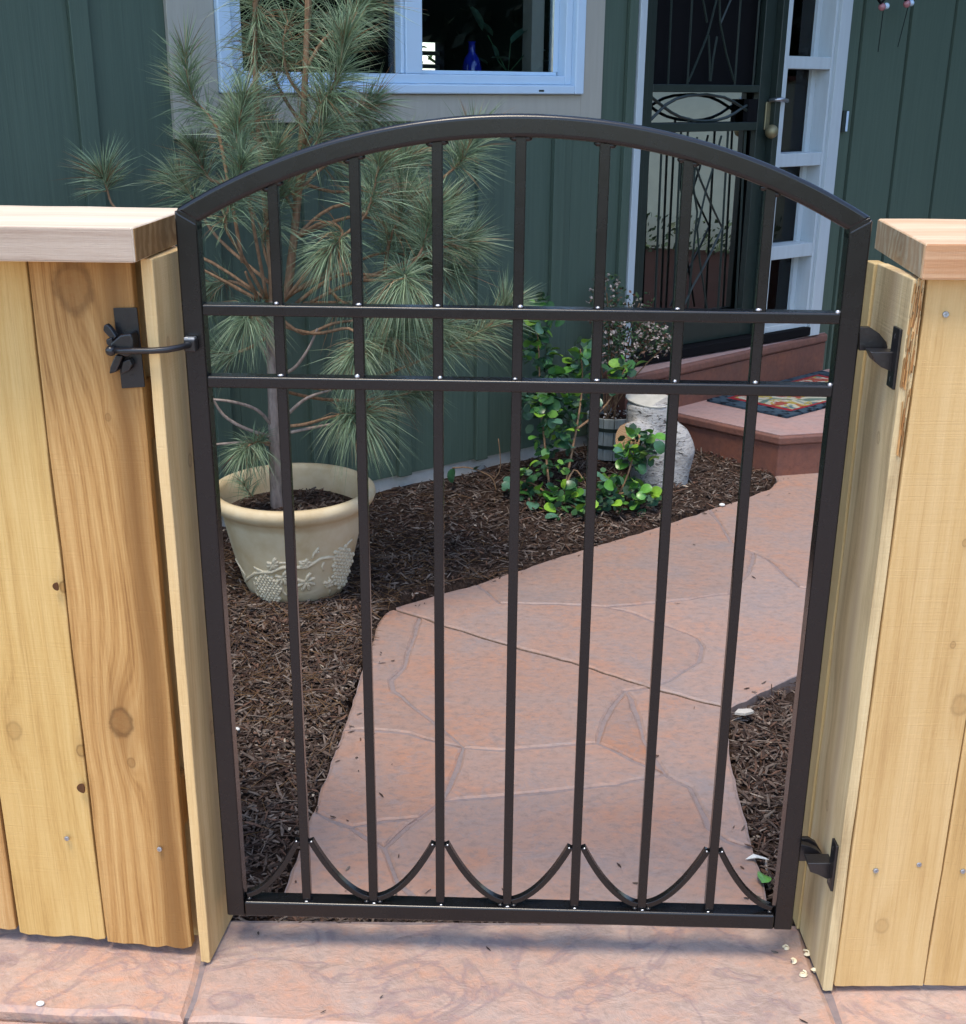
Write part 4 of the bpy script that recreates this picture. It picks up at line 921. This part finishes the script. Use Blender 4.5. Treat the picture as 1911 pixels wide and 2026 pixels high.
# ------------------------------------------------------------------ pine tree in the pot
tree = empty('pine_tree', Y(548, 1000, 1.50), 'young long needled pine growing in the cream pot', 'tree')
TY = 1.50
def tp(pts): return [Y(p[0], p[1], p[2] if len(p) > 2 else TY) for p in pts]
def dense(P, k=4):
    Q = []
    for i in range(len(P) - 1):
        p0, p1, p2, p3 = P[max(i - 1, 0)], P[i], P[i + 1], P[min(i + 2, len(P) - 1)]
        for j in range(k):
            t = j / k; Q.append(.5 * ((2 * p1) + (p2 - p0) * t + (2 * p0 - 5 * p1 + 4 * p2 - p3) * t * t + (3 * p1 - p0 - 3 * p2 + p3) * t ** 3))
    return Q + [P[-1]]
def limb(pts, r0, r1, name='branch', m=None, parent=None, knob=.12):
    Q = dense(tp(pts)); n = len(Q); rr = [(r0 + (r1 - r0) * i / (n - 1)) * (1 + knob * noise.noise(Q[i] * 60)) for i in range(n)]
    return MB().tube(Q, rr, 8).build(name, m or M_bark, parent or tree, smooth=True), Q
limb([(550, 1012), (548, 985), (545, 900), (542, 800), (539, 700), (537, 640), (543, 596)], .0205, .0135, 'trunk', M_barkg)
limb([(543, 600), (567, 580), (578, 500), (583, 455), (590, 380), (597, 267), (602, 187), (606, 90), (610, -60)], .0125, .0065, 'trunk')
limb([(539, 620), (537, 540), (530, 460), (518, 330), (507, 200), (505, 100), (504, -60)], .0095, .006)
NG = [(.075, .115, .063), (.105, .15, .082), (.135, .18, .105), (.095, .135, .08), (.16, .195, .12), (.06, .085, .048)]
NBR = [(.14, .075, .035), (.10, .065, .035)]
def needles(Q, t0, L, n, parent, spread=(25, 68), brown=.10, droop=.35, dark=1.):
    b = MB(); m = len(Q); lo_, hi_ = spread
    for i in range(n // 2):
        t = t0 + (1 - t0) * (R.random() ** .8); k = t * (m - 1); i0 = min(int(k), m - 2); p = Q[i0].lerp(Q[i0 + 1], k - i0); tg = (Q[i0 + 1] - Q[i0]).normalized()
        o = tg.orthogonal().normalized(); a = R.uniform(0, 2 * pi); rad = o * cos(a) + tg.cross(o) * sin(a)
        e_ = (t - t0) / max(1e-6, 1 - t0)
        an = radians(R.uniform(lo_, hi_ + 14)) * (1.2 - .55 * e_); d0 = tg * cos(an) + rad * sin(an)
        ln0 = L * R.choice((.75, 1., 1.2, 1.45)) * R.uniform(.85, 1.1); br = R.random() < brown; g = R.uniform(.75, 1.3) * dark * 1.75; cb = R.choice(NBR) if br else R.choice(NG)
        for kk in range(2):
            d = (d0 + Vector((R.gauss(0, .16), R.gauss(0, .16), R.gauss(0, .16)))).normalized()
            ln = ln0 * R.uniform(.9, 1.05); wd = R.uniform(.0006, .00095)
            p1 = p + d * ln * .5 - ZV * droop * ln * .09; p2 = p + d * ln - ZV * droop * ln * .40
            sd_ = d.cross(Vector((R.gauss(0, 1), R.gauss(0, 1), R.gauss(0, 1)))).normalized(); s2 = d.cross(sd_).normalized()
            c = tuple(q * g for q in cb)
            tri = [sd_ * wd, (sd_ * -.5 + s2 * .87) * wd, (sd_ * -.5 - s2 * .87) * wd]
            b.add([p + q * .8 for q in tri] + [p1 + q for q in tri] + [p2], [(0, 1, 4, 3), (1, 2, 5, 4), (2, 0, 3, 5), (3, 4, 6), (4, 5, 6), (5, 3, 6)], c)
    return b.build('needle_cluster', M_needle, parent, fix=False)
def shoot(pts, t0=.45, L=.105, n=330, r0=.005, r1=.0025, **k):
    o, Q = limb(pts, r0, r1); needles(Q, t0, L, n, o, **k); return o
SH = [  # (points px,py,depth), needles from fraction, length, count, extra
    ([(480, 520, 1.40), (440, 300, 1.42), (421, 240, 1.43), (385, 200, 1.43), (374, 170, 1.43), (367, 104, 1.43)], .30, .095, 420, {}),
    ([(528, 592, 1.45), (500, 440, 1.36), (480, 330, 1.34), (470, 280, 1.34), (473, 240, 1.34), (483, 187, 1.34)], .45, .10, 480, {}),
    ([(528, 596, 1.48), (480, 508, 1.40), (446, 448, 1.34), (455, 405, 1.32), (470, 360, 1.31), (480, 318, 1.30)], .38, .10, 560, dict(droop=.6)),
    ([(597, 300, 1.5), (622, 230, 1.42), (650, 185, 1.40), (668, 152, 1.40), (676, 110, 1.40), (682, 75, 1.40)], .25, .105, 620, {}),
    ([(604, 140, 1.5), (640, 80, 1.5), (690, 40, 1.52), (717, 16, 1.53), (735, -10, 1.53)], .3, .11, 480, dict(brown=.12)),
    ([(505, 210, 1.5), (504, 130, 1.5), (506, 80, 1.5), (508, 20, 1.5), (508, -40, 1.5)], .0, .115, 560, dict(brown=.2, spread=(50, 140), droop=.5)),
    ([(604, 240, 1.5), (606, 130, 1.55), (612, 60, 1.6), (616, -30, 1.6)], .1, .11, 340, dict(brown=.18, spread=(40, 130), droop=.4)),
    ([(600, 300, 1.55), (640, 250, 1.6), (700, 225, 1.62), (740, 205, 1.62)], .3, .10, 480, dict(brown=.2, droop=.5)),
    ([(560, 598, 1.5), (640, 500, 1.42), (700, 450, 1.38), (728, 416, 1.36), (745, 350, 1.36), (753, 308, 1.36)], .55, .095, 460, {}),
    ([(586, 600, 1.5), (668, 545, 1.46), (760, 545, 1.42), (813, 525, 1.40), (836, 490, 1.40), (849, 442, 1.40), (858, 410, 1.40)], .62, .10, 620, {}),
    ([(581, 472, 1.5), (658, 410, 1.55), (760, 400, 1.62), (850, 370, 1.64), (888, 342, 1.65), (915, 314, 1.65), (940, 262, 1.65)], .70, .105, 420, {}),
    ([(700, 558, 1.5), (800, 520, 1.60), (870, 492, 1.64), (905, 483, 1.65), (926, 478, 1.66)], .55, .10, 420, {}),
    ([(581, 472, 1.5), (640, 440, 1.48), (676, 455, 1.42), (668, 480, 1.38), (650, 500, 1.36)], .5, .105, 420, dict(droop=.7, spread=(20, 75))),
    ([(610, 600, 1.5), (700, 558, 1.45), (780, 555, 1.40), (802, 545, 1.36), (800, 570, 1.34)], .62, .115, 520, dict(droop=1.2, spread=(30, 95))),
    ([(540, 745, 1.5), (640, 770, 1.5), (740, 748, 1.52), (850, 705, 1.55), (940, 662, 1.58), (985, 630, 1.6), (1003, 604, 1.6)], .42, .10, 620, dict(spread=(25, 60))),
    ([(541, 760, 1.5), (620, 765, 1.46), (700, 735, 1.42), (740, 690, 1.40), (785, 660, 1.38), (803, 640, 1.38)], .5, .105, 560, dict(droop=.7)),
    ([(543, 640, 1.5), (620, 660, 1.44), (690, 650, 1.36), (712, 680, 1.33), (702, 705, 1.32)], .6, .10, 420, dict(droop=.6, spread=(20, 80))),
    ([(544, 845, 1.5), (600, 840, 1.46), (650, 826, 1.40), (690, 818, 1.36), (716, 822, 1.34)], .62, .11, 620, dict(droop=1., spread=(30, 100))),
    ([(538, 640, 1.5), (520, 625, 1.45), (500, 622, 1.40), (488, 632, 1.37)], .25, .095, 430, dict(droop=1.2, spread=(30, 100))),
    ([(543, 878, 1.5), (515, 875, 1.47), (495, 880, 1.44), (482, 892, 1.43)], .2, .075, 430, dict(droop=.9, spread=(30, 100))),
    ([(536, 600, 1.5), (420, 520, 1.52), (300, 470, 1.55), (228, 412, 1.56), (212, 375, 1.56), (204, 345, 1.56)], .78, .10, 300, {}),
    ([(533, 560, 1.5), (430, 470, 1.56), (380, 390, 1.6), (350, 350, 1.62)], .5, .10, 330, {}),
    ([(585, 400, 1.5), (560, 330, 1.58), (530, 280, 1.62), (520, 240, 1.63)], .2, .10, 420, {}),
    ([(590, 380, 1.5), (640, 330, 1.58), (690, 310, 1.64), (720, 280, 1.66)], .3, .10, 380, dict(dark=.8)),
    ([(581, 472, 1.5), (690, 430, 1.6), (760, 440, 1.66), (800, 470, 1.7), (830, 500, 1.7)], .4, .105, 460, dict(dark=.85)),
    ([(560, 590, 1.5), (700, 520, 1.62), (770, 500, 1.68), (850, 520, 1.7), (900, 540, 1.7)], .5, .105, 420, dict(dark=.85)),
    ([(600, 600, 1.5), (720, 600, 1.6), (800, 620, 1.64), (860, 650, 1.66), (900, 660, 1.66)], .45, .10, 420, dict(dark=.9, droop=.6)),
    ([(537, 600, 1.5), (470, 560, 1.58), (420, 560, 1.62), (395, 590, 1.64)], .4, .095, 330, dict(dark=.8, droop=.7)),
    ([(540, 660, 1.5), (490, 690, 1.58), (450, 700, 1.62), (425, 690, 1.64)], .4, .09, 260, dict(dark=.75)),
    ([(600, 250, 1.5), (560, 190, 1.58), (535, 130, 1.62), (530, 80, 1.62)], .3, .105, 200, dict(dark=.8, brown=.15)),
    ([(545, 770, 1.5), (640, 790, 1.62), (740, 790, 1.7), (800, 780, 1.72), (840, 770, 1.72)], .5, .09, 330, dict(dark=.8, droop=.6)),
    ([(590, 380, 1.5), (620, 300, 1.44), (640, 250, 1.42), (650, 210, 1.42)], .2, .105, 420, {}),
    ([(545, 560, 1.5), (520, 480, 1.5), (540, 420, 1.46), (545, 380, 1.45)], .3, .10, 330, dict(dark=.85)),
    ([(586, 420, 1.5), (560, 380, 1.46), (540, 340, 1.44), (548, 290, 1.43)], .2, .10, 380, {}),
    ([(700, 440, 1.55), (740, 400, 1.55), (790, 350, 1.56), (800, 310, 1.56)], .2, .105, 420, {}),
    ([(760, 545, 1.5), (770, 480, 1.48), (790, 430, 1.46), (800, 390, 1.46)], .2, .105, 420, {}),
    ([(640, 560, 1.5), (680, 600, 1.5), (740, 620, 1.48), (760, 650, 1.46)], .2, .10, 380, dict(droop=.7)),
    ([(590, 360, 1.55), (680, 380, 1.62), (760, 330, 1.68), (820, 300, 1.7)], .3, .105, 380, dict(dark=.85)),
    ([(530, 300, 1.55), (500, 270, 1.6), (480, 250, 1.62), (470, 230, 1.62)], .3, .10, 200, dict(dark=.85)),
    ([(604, 200, 1.5), (570, 150, 1.5), (560, 90, 1.5), (570, 40, 1.5)], .1, .11, 200, dict(brown=.15, spread=(35, 110))),
    ([(530, 340, 1.5), (430, 360, 1.5), (400, 330, 1.5), (385, 290, 1.5)], .4, .095, 330, {}),
    ([(860, 500, 1.6), (880, 440, 1.62), (890, 400, 1.62)], .0, .10, 300, dict(dark=.9)),
    ([(700, 700, 1.5), (780, 690, 1.46), (840, 668, 1.45), (880, 640, 1.44)], .3, .10, 360, dict(droop=.6)),
]
for pts, t0, L, n, k in SH: shoot(pts, t0, L, int(n * .95), **k)
for pts in ([(542, 848), (510, 812, 1.46), (460, 795, 1.42), (414, 790, 1.40)], [(543, 866), (490, 850, 1.46), (450, 828, 1.44), (430, 805, 1.43), (412, 770, 1.42)], [(543, 880), (480, 876, 1.46), (418, 880, 1.44)],
            [(543, 846), (590, 800, 1.47), (620, 782, 1.46), (655, 772, 1.46)], [(544, 862), (600, 850, 1.47), (660, 838, 1.45)], [(540, 720), (520, 690, 1.47), (505, 668, 1.46)], [(541, 745), (580, 730, 1.46), (610, 690, 1.45), (628, 650, 1.45)],
            [(512, 594), (495, 560, 1.46), (485, 537, 1.45)], [(507, 592), (450, 560, 1.48), (394, 530, 1.46)], [(564, 592), (600, 565, 1.47), (634, 544, 1.45), (700, 500, 1.45)], [(543, 620), (600, 660, 1.46), (660, 640, 1.45), (720, 632, 1.45)]):
    limb(pts, .0055, .003, 'branch', M_barkg if pts[0][1] > 700 else M_bark)
sp_ = empty('pine_sprig', Y(492, 992, 1.40), 'small green pine sprig lying on the soil in the cream pot', 'sprig')
o, Q = limb([(500, 985, 1.42), (490, 970, 1.41), (478, 952, 1.40)], .002, .0012, 'stem', M_bark, sp_); needles(Q, .1, .05, 90, o, spread=(30, 80))

# ------------------------------------------------------------------ birch stump
bs = empty('birch_stump', G(1295, 965, .01), 'cut white birch log with a sawn side stub beside the porch', 'stump')
mb = MB(); SY = 2.60
def sp3(px, py, y=SY): return Y(px, py, y)
def blob(pts, rr):
    Q = []; q = []
    for i in range(len(pts) - 1):
        for j in range(6): t = j / 6; Q.append(pts[i].lerp(pts[i + 1], t)); q.append(rr[i] + (rr[i + 1] - rr[i]) * t)
    Q.append(pts[-1]); q.append(rr[-1]); mb.tube(Q, q, 20)
blob([sp3(1298, 985), sp3(1297, 930), sp3(1293, 880), sp3(1288, 830), sp3(1286, 792)], [.098, .098, .100, .092, .086])
blob([sp3(1300, 840, 2.6), sp3(1335, 868, 2.58), sp3(1343, 890, 2.58), sp3(1335, 930, 2.58), sp3(1325, 985, 2.58)], [.05, .058, .060, .055, .055])
blob([sp3(1292, 890, 2.6), sp3(1268, 870, 2.53), sp3(1245, 864, 2.48)], [.078, .062, .057])
tmp = bpy.data.objects.new('tmp', mb.mesh('tmp')); C.objects.link(tmp)
rm = tmp.modifiers.new('r', 'REMESH'); rm.mode = 'VOXEL'; rm.voxel_size = .008
smm = tmp.modifiers.new('s', 'SMOOTH'); smm.iterations = 4
me = bpy.data.meshes.new_from_object(tmp.evaluated_get(bpy.context.evaluated_depsgraph_get())); bpy.data.objects.remove(tmp)
b = NB('birch_bark'); co = b.coord('World')
n1 = b.noise(b.scale(co, 20, 20, 42), 1, 6, .7, 1.2); n2 = b.noise(co, 9, 5, .65); n3 = b.noise(b.scale(co, 90, 90, 300), 1, 2)
col = b.ramp(n2, [(.3, (.28, .275, .26)), (.5, (.44, .43, .41)), (.75, (.33, .30, .26))])
col = b.mix(b.ramp(n1, [(.585, (0, 0, 0)), (.62, (1, 1, 1))]), col, (.055, .05, .045)); col = b.mix(b.ramp(n3, [(.60, (0, 0, 0)), (.66, (.8, .8, .8))]), col, (.12, .1, .09))
b.bump(b.math('ADD', n1, b.math('MULTIPLY', n2, .8)), .9, .012); M_birch = b.done(col, .7, .25)
me.materials.append(M_birch); me.polygons.foreach_set('use_smooth', [True] * len(me.polygons))
tk = bpy.data.objects.new('log', me); C.objects.link(tk); tk.parent = bs; tk.location = -ORG[bs.name]
b = NB('sawn_wood'); co = b.coord(); wv = b.n('ShaderNodeTexWave', wave_type='RINGS', rings_direction='SPHERICAL'); b.put(wv.inputs[0], co); wv.inputs['Scale'].default_value = 55; wv.inputs['Distortion'].default_value = 3.
M_sawn = b.done(b.ramp(wv.outputs['Fac'], [(.2, (.27, .16, .08)), (.8, (.38, .25, .145))]), .8, .15)
M_sawng = flat('weathered_cut', (.46, .44, .38), .85, .15, (40,) * 3, .3, .15)
def cutdisc(c, n_, r, m, name):
    n_ = n_.normalized(); a = n_.orthogonal().normalized(); b2 = n_.cross(a)
    P = [c + (a * cos(2 * pi * k / 28) + b2 * sin(2 * pi * k / 28)) * r * (1 + .14 * noise.noise(Vector((cos(2 * pi * k / 28) * 1.6, sin(2 * pi * k / 28) * 1.6, r * 90)))) for k in range(28)]
    MB().prism(P, n_ * .006).build(name, m, bs, bevel=.002)
top = sp3(1286, 792); cutdisc(top + ZV * .001, Vector((0.05, -.1, 1)), .087, M_sawng, 'cut_top')
s0, s1 = sp3(1290, 890, 2.6), sp3(1245, 864, 2.48); cutdisc(s1 + (s1 - s0).normalized() * .000, s1 - s0 + ZV * .02, .056, M_sawn, 'cut_stub')

# ------------------------------------------------------------------ small wooden planter with a white flowering plant
PC = Vector((.50, 2.865, .03))
pl = empty('planter_tub', PC, 'small weathered grey planter tub of staves behind the leafy shrub', 'planter')
M_tub = wood('weathered_stave', (.40, .44, .43), (.31, .34, .33), (.20, .22, .20), [], 120, 3., 1.)
for k in range(14):
    a = 2 * pi * k / 14; t = Vector((-sin(a), cos(a), 0)); o_ = Vector((cos(a), sin(a), 0)); h = .17
    c0, c1 = PC + o_ * .078, PC + o_ * .094 + ZV * h; w0, w1 = .0172, .0205
    MB().hexa([c0 - t * w0 - o_ * .005, c0 + t * w0 - o_ * .005, c0 + t * w0 + o_ * .005, c0 - t * w0 + o_ * .005, c1 - t * w1 - o_ * .005, c1 + t * w1 - o_ * .005, c1 + t * w1 + o_ * .005, c1 - t * w1 + o_ * .005]).build('stave', M_tub, pl, bevel=.002)
for z in (.055, .125):
    r = .078 + .016 * z / .17 + .0065; MB().lathe([(r - .002, z - .007), (r + .002, z - .007), (r + .002, z + .007), (r - .002, z + .007)], PC, 40).build('hoop', M_secdoor, pl, fix=False)
MB().lathe([(.001, .15), (.085, .145)], PC, 24).build('soil', M_earth, pl, fix=False)
fp = empty('flowering_plant', PC + ZV * .146, 'dark leaved plant dotted with tiny white flowers in the grey tub', 'plant')
st = MB(); fo = MB(); flw = MB()
def lf4(b_, p, L, W, col):
    d = Vector((R.gauss(0, 1), R.gauss(0, 1), R.gauss(0, .7))).normalized(); s_ = d.orthogonal().normalized(); s_ = (s_ * cos(2) + d.cross(s_) * R.uniform(-1, 1)).normalized(); u_ = d.cross(s_)
    b_.add([p, p + d * L * .5 - s_ * W + u_ * W * .3, p + d * L, p + d * L * .5 + s_ * W + u_ * W * .3], [(0, 1, 2), (0, 2, 3)], col)
CL = [(1200, 580, 35, 40, 60, 2.84), (1215, 625, 40, 30, 70, 2.82), (1205, 665, 35, 45, 110, 2.80), (1250, 655, 40, 45, 130, 2.80), (1290, 668, 35, 40, 120, 2.80), (1225, 700, 40, 30, 70, 2.78), (1320, 680, 20, 25, 30, 2.82), (1180, 610, 20, 40, 25, 2.84), (1265, 600, 30, 25, 24, 2.84)]
for cx, cy, rx, ry, n, y in CL:
    c = Y(cx, cy, y); base = PC + ZV * .15 + Vector((R.uniform(-.03, .03), R.uniform(-.03, .03), 0)); st.tube(dense([base, base.lerp(c, .5) + Vector((0, 0, .03)), c], 4), .0025, 5)
    for i in range(int(n * 2.6)):
        a = R.uniform(0, 2 * pi); q = sqrt(R.random()); p = Y(cx + rx * q * cos(a), cy + ry * q * sin(a), y + R.uniform(-.06, .06)); g_ = R.uniform(.6, 1.4)
        lf4(fo, p, R.uniform(.012, .024), R.uniform(.003, .006), R.choice([(.03 * g_, .075 * g_, .03 * g_), (.05 * g_, .09 * g_, .035 * g_), (.10 * g_, .05 * g_, .03 * g_)]))
        if i % 7 == 0:
            p = p + Vector((0, -.012, .004)); g_ = R.uniform(.75, 1.1)
            for k in range(3): lf4(flw, p, .013, .005, (.50 * g_, .41 * g_, .36 * g_))
for i in range(60):
    a = R.uniform(0, 2 * pi); q = .085 * sqrt(R.random()); p = PC + Vector((q * cos(a), q * sin(a), .155 + R.uniform(0, .03))); lf4(flw, p, .012, .004, (.6, .55, .5)); lf4(fo, p, .018, .004, (.07, .05, .03))
st.build('stem', M_bark, fp); fo.build('foliage', M_tint, fp, fix=False, kind='stuff'); flw.build('blossom', M_tint, fp, fix=False, kind='stuff')

# ------------------------------------------------------------------ round-leaved shrub
shrub = empty('leafy_shrub', G(1120, 1010, 0), 'bushy shrub with round glossy green leaves in front of the green siding', 'shrub')
protos = []
for k, m in enumerate(M_leafs):
    for L, W in ((.043, .0175), (.038, .0170)):
        me = leafmesh(L, W, .35, 6); me.materials.append(m); protos.append((k, proto('leaf', me)))
fol = MB()
LC = [(1055, 598, 25, 10, 6, 2.6), (1072, 640, 26, 16, 12, 2.58), (1055, 665, 18, 18, 8, 2.58), (1068, 705, 22, 22, 11, 2.55), (1075, 742, 26, 16, 11, 2.52), (1062, 790, 30, 18, 15, 2.48), (1105, 790, 28, 14, 9, 2.5), (1075, 825, 30, 22, 11, 2.45), (1148, 690, 12, 16, 5, 2.6),
      (1152, 722, 24, 18, 12, 2.58), (1145, 755, 28, 14, 9, 2.56), (1150, 795, 26, 16, 7, 2.56), (1238, 732, 26, 16, 10, 2.6), (1222, 762, 24, 14, 6, 2.6), (1130, 822, 16, 8, 5, 2.5), (1123, 850, 18, 8, 4, 2.48), (1092, 872, 34, 24, 15, 2.42), (1085, 920, 34, 22, 9, 2.38), (1028, 955, 20, 28, 9, 2.35),
      (1060, 985, 26, 20, 9, 2.3), (1112, 985, 30, 20, 12, 2.28), (1152, 968, 34, 22, 12, 2.32), (1130, 1015, 44, 14, 14, 2.22), (1190, 998, 38, 22, 16, 2.24), (1236, 968, 36, 24, 14, 2.28), (1272, 985, 30, 22, 12, 2.28), (1206, 946, 16, 14, 5, 2.34), (1258, 878, 28, 20, 15, 2.38), (1268, 905, 24, 14, 9, 2.36), (1240, 900, 16, 14, 6, 2.36), (1290, 865, 12, 10, 4, 2.36)]
for cx, cy, rx, ry, n, y in LC:
    for i in range(n):
        a = R.uniform(0, 2 * pi); q = sqrt(R.random()); dy = q * sin(a)
        p = Y(cx + rx * q * cos(a), cy + ry * dy, y + R.uniform(-.05, .05))
        out = Vector((cos(a) + R.gauss(0, .4), -.7 + R.gauss(0, .5), .25 - .5 * dy + R.gauss(0, .35))).normalized()
        wts = [2.2, 2.6, 3.2, 1.2] if dy < -.1 else [4.2, 2., .5, 2.6]
        kk = R.choices(range(4), wts)[0]; pr = R.choice([x[1] for x in protos if x[0] == kk])
        qn = out.to_track_quat('X', 'Z') @ Matrix.Rotation(R.gauss(0, .5), 3, 'X').to_quaternion()
        inst(pr, 'leaf', p, shrub, qn, (R.uniform(.85, 1.35),) * 3)
for cx, cy, rx, ry, n, y in LC:                       # the rest of its foliage, behind the leaves that show
    for i in range(int(n * 2.2)):
        a = R.uniform(0, 2 * pi); q = sqrt(R.random()) * 1.12; p = Y(cx + rx * q * cos(a), cy + ry * q * sin(a), y + R.uniform(-.02, .11))
        d_ = Vector((R.gauss(0, 1), R.gauss(-.3, .8), R.gauss(.1, .6))).normalized(); t_ = d_.orthogonal().normalized(); t_ = (t_ + d_.cross(t_) * R.uniform(-.8, .8)).normalized(); L = R.uniform(.026, .042); g_ = R.uniform(.6, 1.3)
        c_ = R.choice([(.04, .11, .045), (.06, .17, .05), (.03, .08, .04), (.07, .13, .08), (.12, .26, .04)])
        fol.add([p, p + d_ * L * .3 + t_ * L * .38, p + d_ * L * .75 + t_ * L * .34, p + d_ * L, p + d_ * L * .75 - t_ * L * .34, p + d_ * L * .3 - t_ * L * .38], [(0, 1, 2, 3), (0, 3, 4, 5)], tuple(q2 * g_ for q2 in c_))
fol.build('foliage', M_tint, shrub, fix=False, kind='stuff')
for pts in ([(1090, 1000, 2.32), (1080, 900, 2.4), (1070, 800, 2.5), (1066, 700, 2.56), (1060, 610, 2.6)], [(1110, 1000, 2.3), (1140, 850, 2.45), (1152, 760, 2.56), (1148, 690, 2.6)], [(1100, 995, 2.3), (1060, 960, 2.34), (1030, 950, 2.36)], [(1130, 1005, 2.28), (1200, 985, 2.28), (1250, 970, 2.3)],
            [(1215, 1000, 2.3), (1245, 930, 2.36), (1258, 870, 2.38)], [(1110, 990, 2.3), (1135, 930, 2.36), (1160, 960, 2.34)], [(1140, 850, 2.45), (1200, 800, 2.56), (1236, 730, 2.6)]):
    Q = dense(tp(pts)); MB().tube(Q, [.005 - .003 * i / len(Q) for i in range(len(Q))], 6).build('stem', M_bark, shrub, smooth=True)

# bare seedling left of the shrub
sg = empty('seedling', Y(985, 990, 2.42), 'bare twig with one drooping leaf in the mulch near the foundation', 'seedling')
MB().tube(dense(tp([(985, 992, 2.42), (976, 950, 2.42), (955, 935, 2.42), (925, 925, 2.42), (895, 926, 2.42)])), .0028, 6).build('stem', M_bark, sg, smooth=True)
MB().tube(dense(tp([(976, 950, 2.42), (990, 925, 2.42), (986, 868, 2.42)])), .002, 6).build('stem', M_bark, sg, smooth=True)
inst(protos[0][1], 'leaf', Y(898, 926, 2.42), sg, Vector((-.25, -.2, -1)).to_track_quat('X', 'Z'), (1.25,) * 3)
inst(protos[1][1], 'leaf', Y(940, 930, 2.42), sg, Vector((.5, -.5, .8)).to_track_quat('X', 'Z'), (.8,) * 3)

# ------------------------------------------------------------------ litter
M_shav = flat('pale_shaving', (.72, .62, .42), .7, .1, (60,) * 3, .2, .2)
for i, (px, py, r, lab) in enumerate(((1588, 1930, .0055, 'largest pale curled wood shaving beside the right post foot'), (1596, 1890, .0048, 'pale crumpled wood shaving close against the right post'), (1555, 1877, .004, 'thin pale wood shaving farthest from the right post'), (1570, 1905, .003, 'tiny pale wood shaving between the larger curls'), (1610, 1921, .003, 'tiny pale wood shaving touching the right post foot'))):
    c = G(px, py, .001); b = MB(); P = []
    for k in range(15):
        a = k * .55 + i; rr = r * (.5 + .05 * k); P.append(c + Vector((rr * cos(a), rr * .8 * sin(a), .0012 + .0005 * k * (1 if i % 2 else .6))))
    b.tube(P, [(.0012, .0026)] * 15, 4, square=True)
    b.build('wood_shaving', M_shav, label=lab, cat='shaving', group='wood shavings by the right post')
M_peb = flat('white_pebble', (.7, .7, .66), .5, .1, (90,) * 3, .2, .3)
for px, py, z, r, lab in ((467, 1441, .0, .009, 'small white pebble on the mulch behind the left gate stile'), (80, 1984, .004, .007, 'small white pebble on the front walk at the lower left'), (1428, 1002, .0, .011, 'white pebble on the mulch below the porch landing')):
    p = G(px, py, max(0, z)); p.z = (mh(p.x, p.y) + .012) if p.y > .1 else .003
    b = MB().ball(p, r, 10, 7, sc=(1, .75, .5)); b.build('pebble', M_peb, smooth=True, label=lab, cat='pebble', group='white pebbles')
p = G(1495, 1704, .0); b = MB(); b.prism([p + Vector(q) for q in ((-.02, .0, .004), (.0, -.006, .012), (.024, -.004, .006), (.018, .006, .004), (-.004, .008, .010))], (0, 0, .0012)); b.build('bark_scrap', M_peb, label='white curled scrap lying in the mulch inside the right gate stile', cat='scrap')
me = protos[2][1].data; o = bpy.data.objects.new('fallen_leaf', me); C.objects.link(o); o.location = G(1508, 1745, .012); o.rotation_euler = (.3, .1, 1.2); o.scale = (.8,) * 3
tag(o, 'small green fallen leaf on the mulch near the foot of the gate', 'leaf')
p = G(1470, 1414, .0); MB().prism([p + Vector(q) for q in ((-.02, .0, .0), (.0, -.012, .004), (.024, -.004, .006), (.02, .012, .004), (-.01, .012, .003))], (0, 0, .006)).build('stone', M_conc, label='flat grey stone chip in the mulch at the path edge', cat='stone')
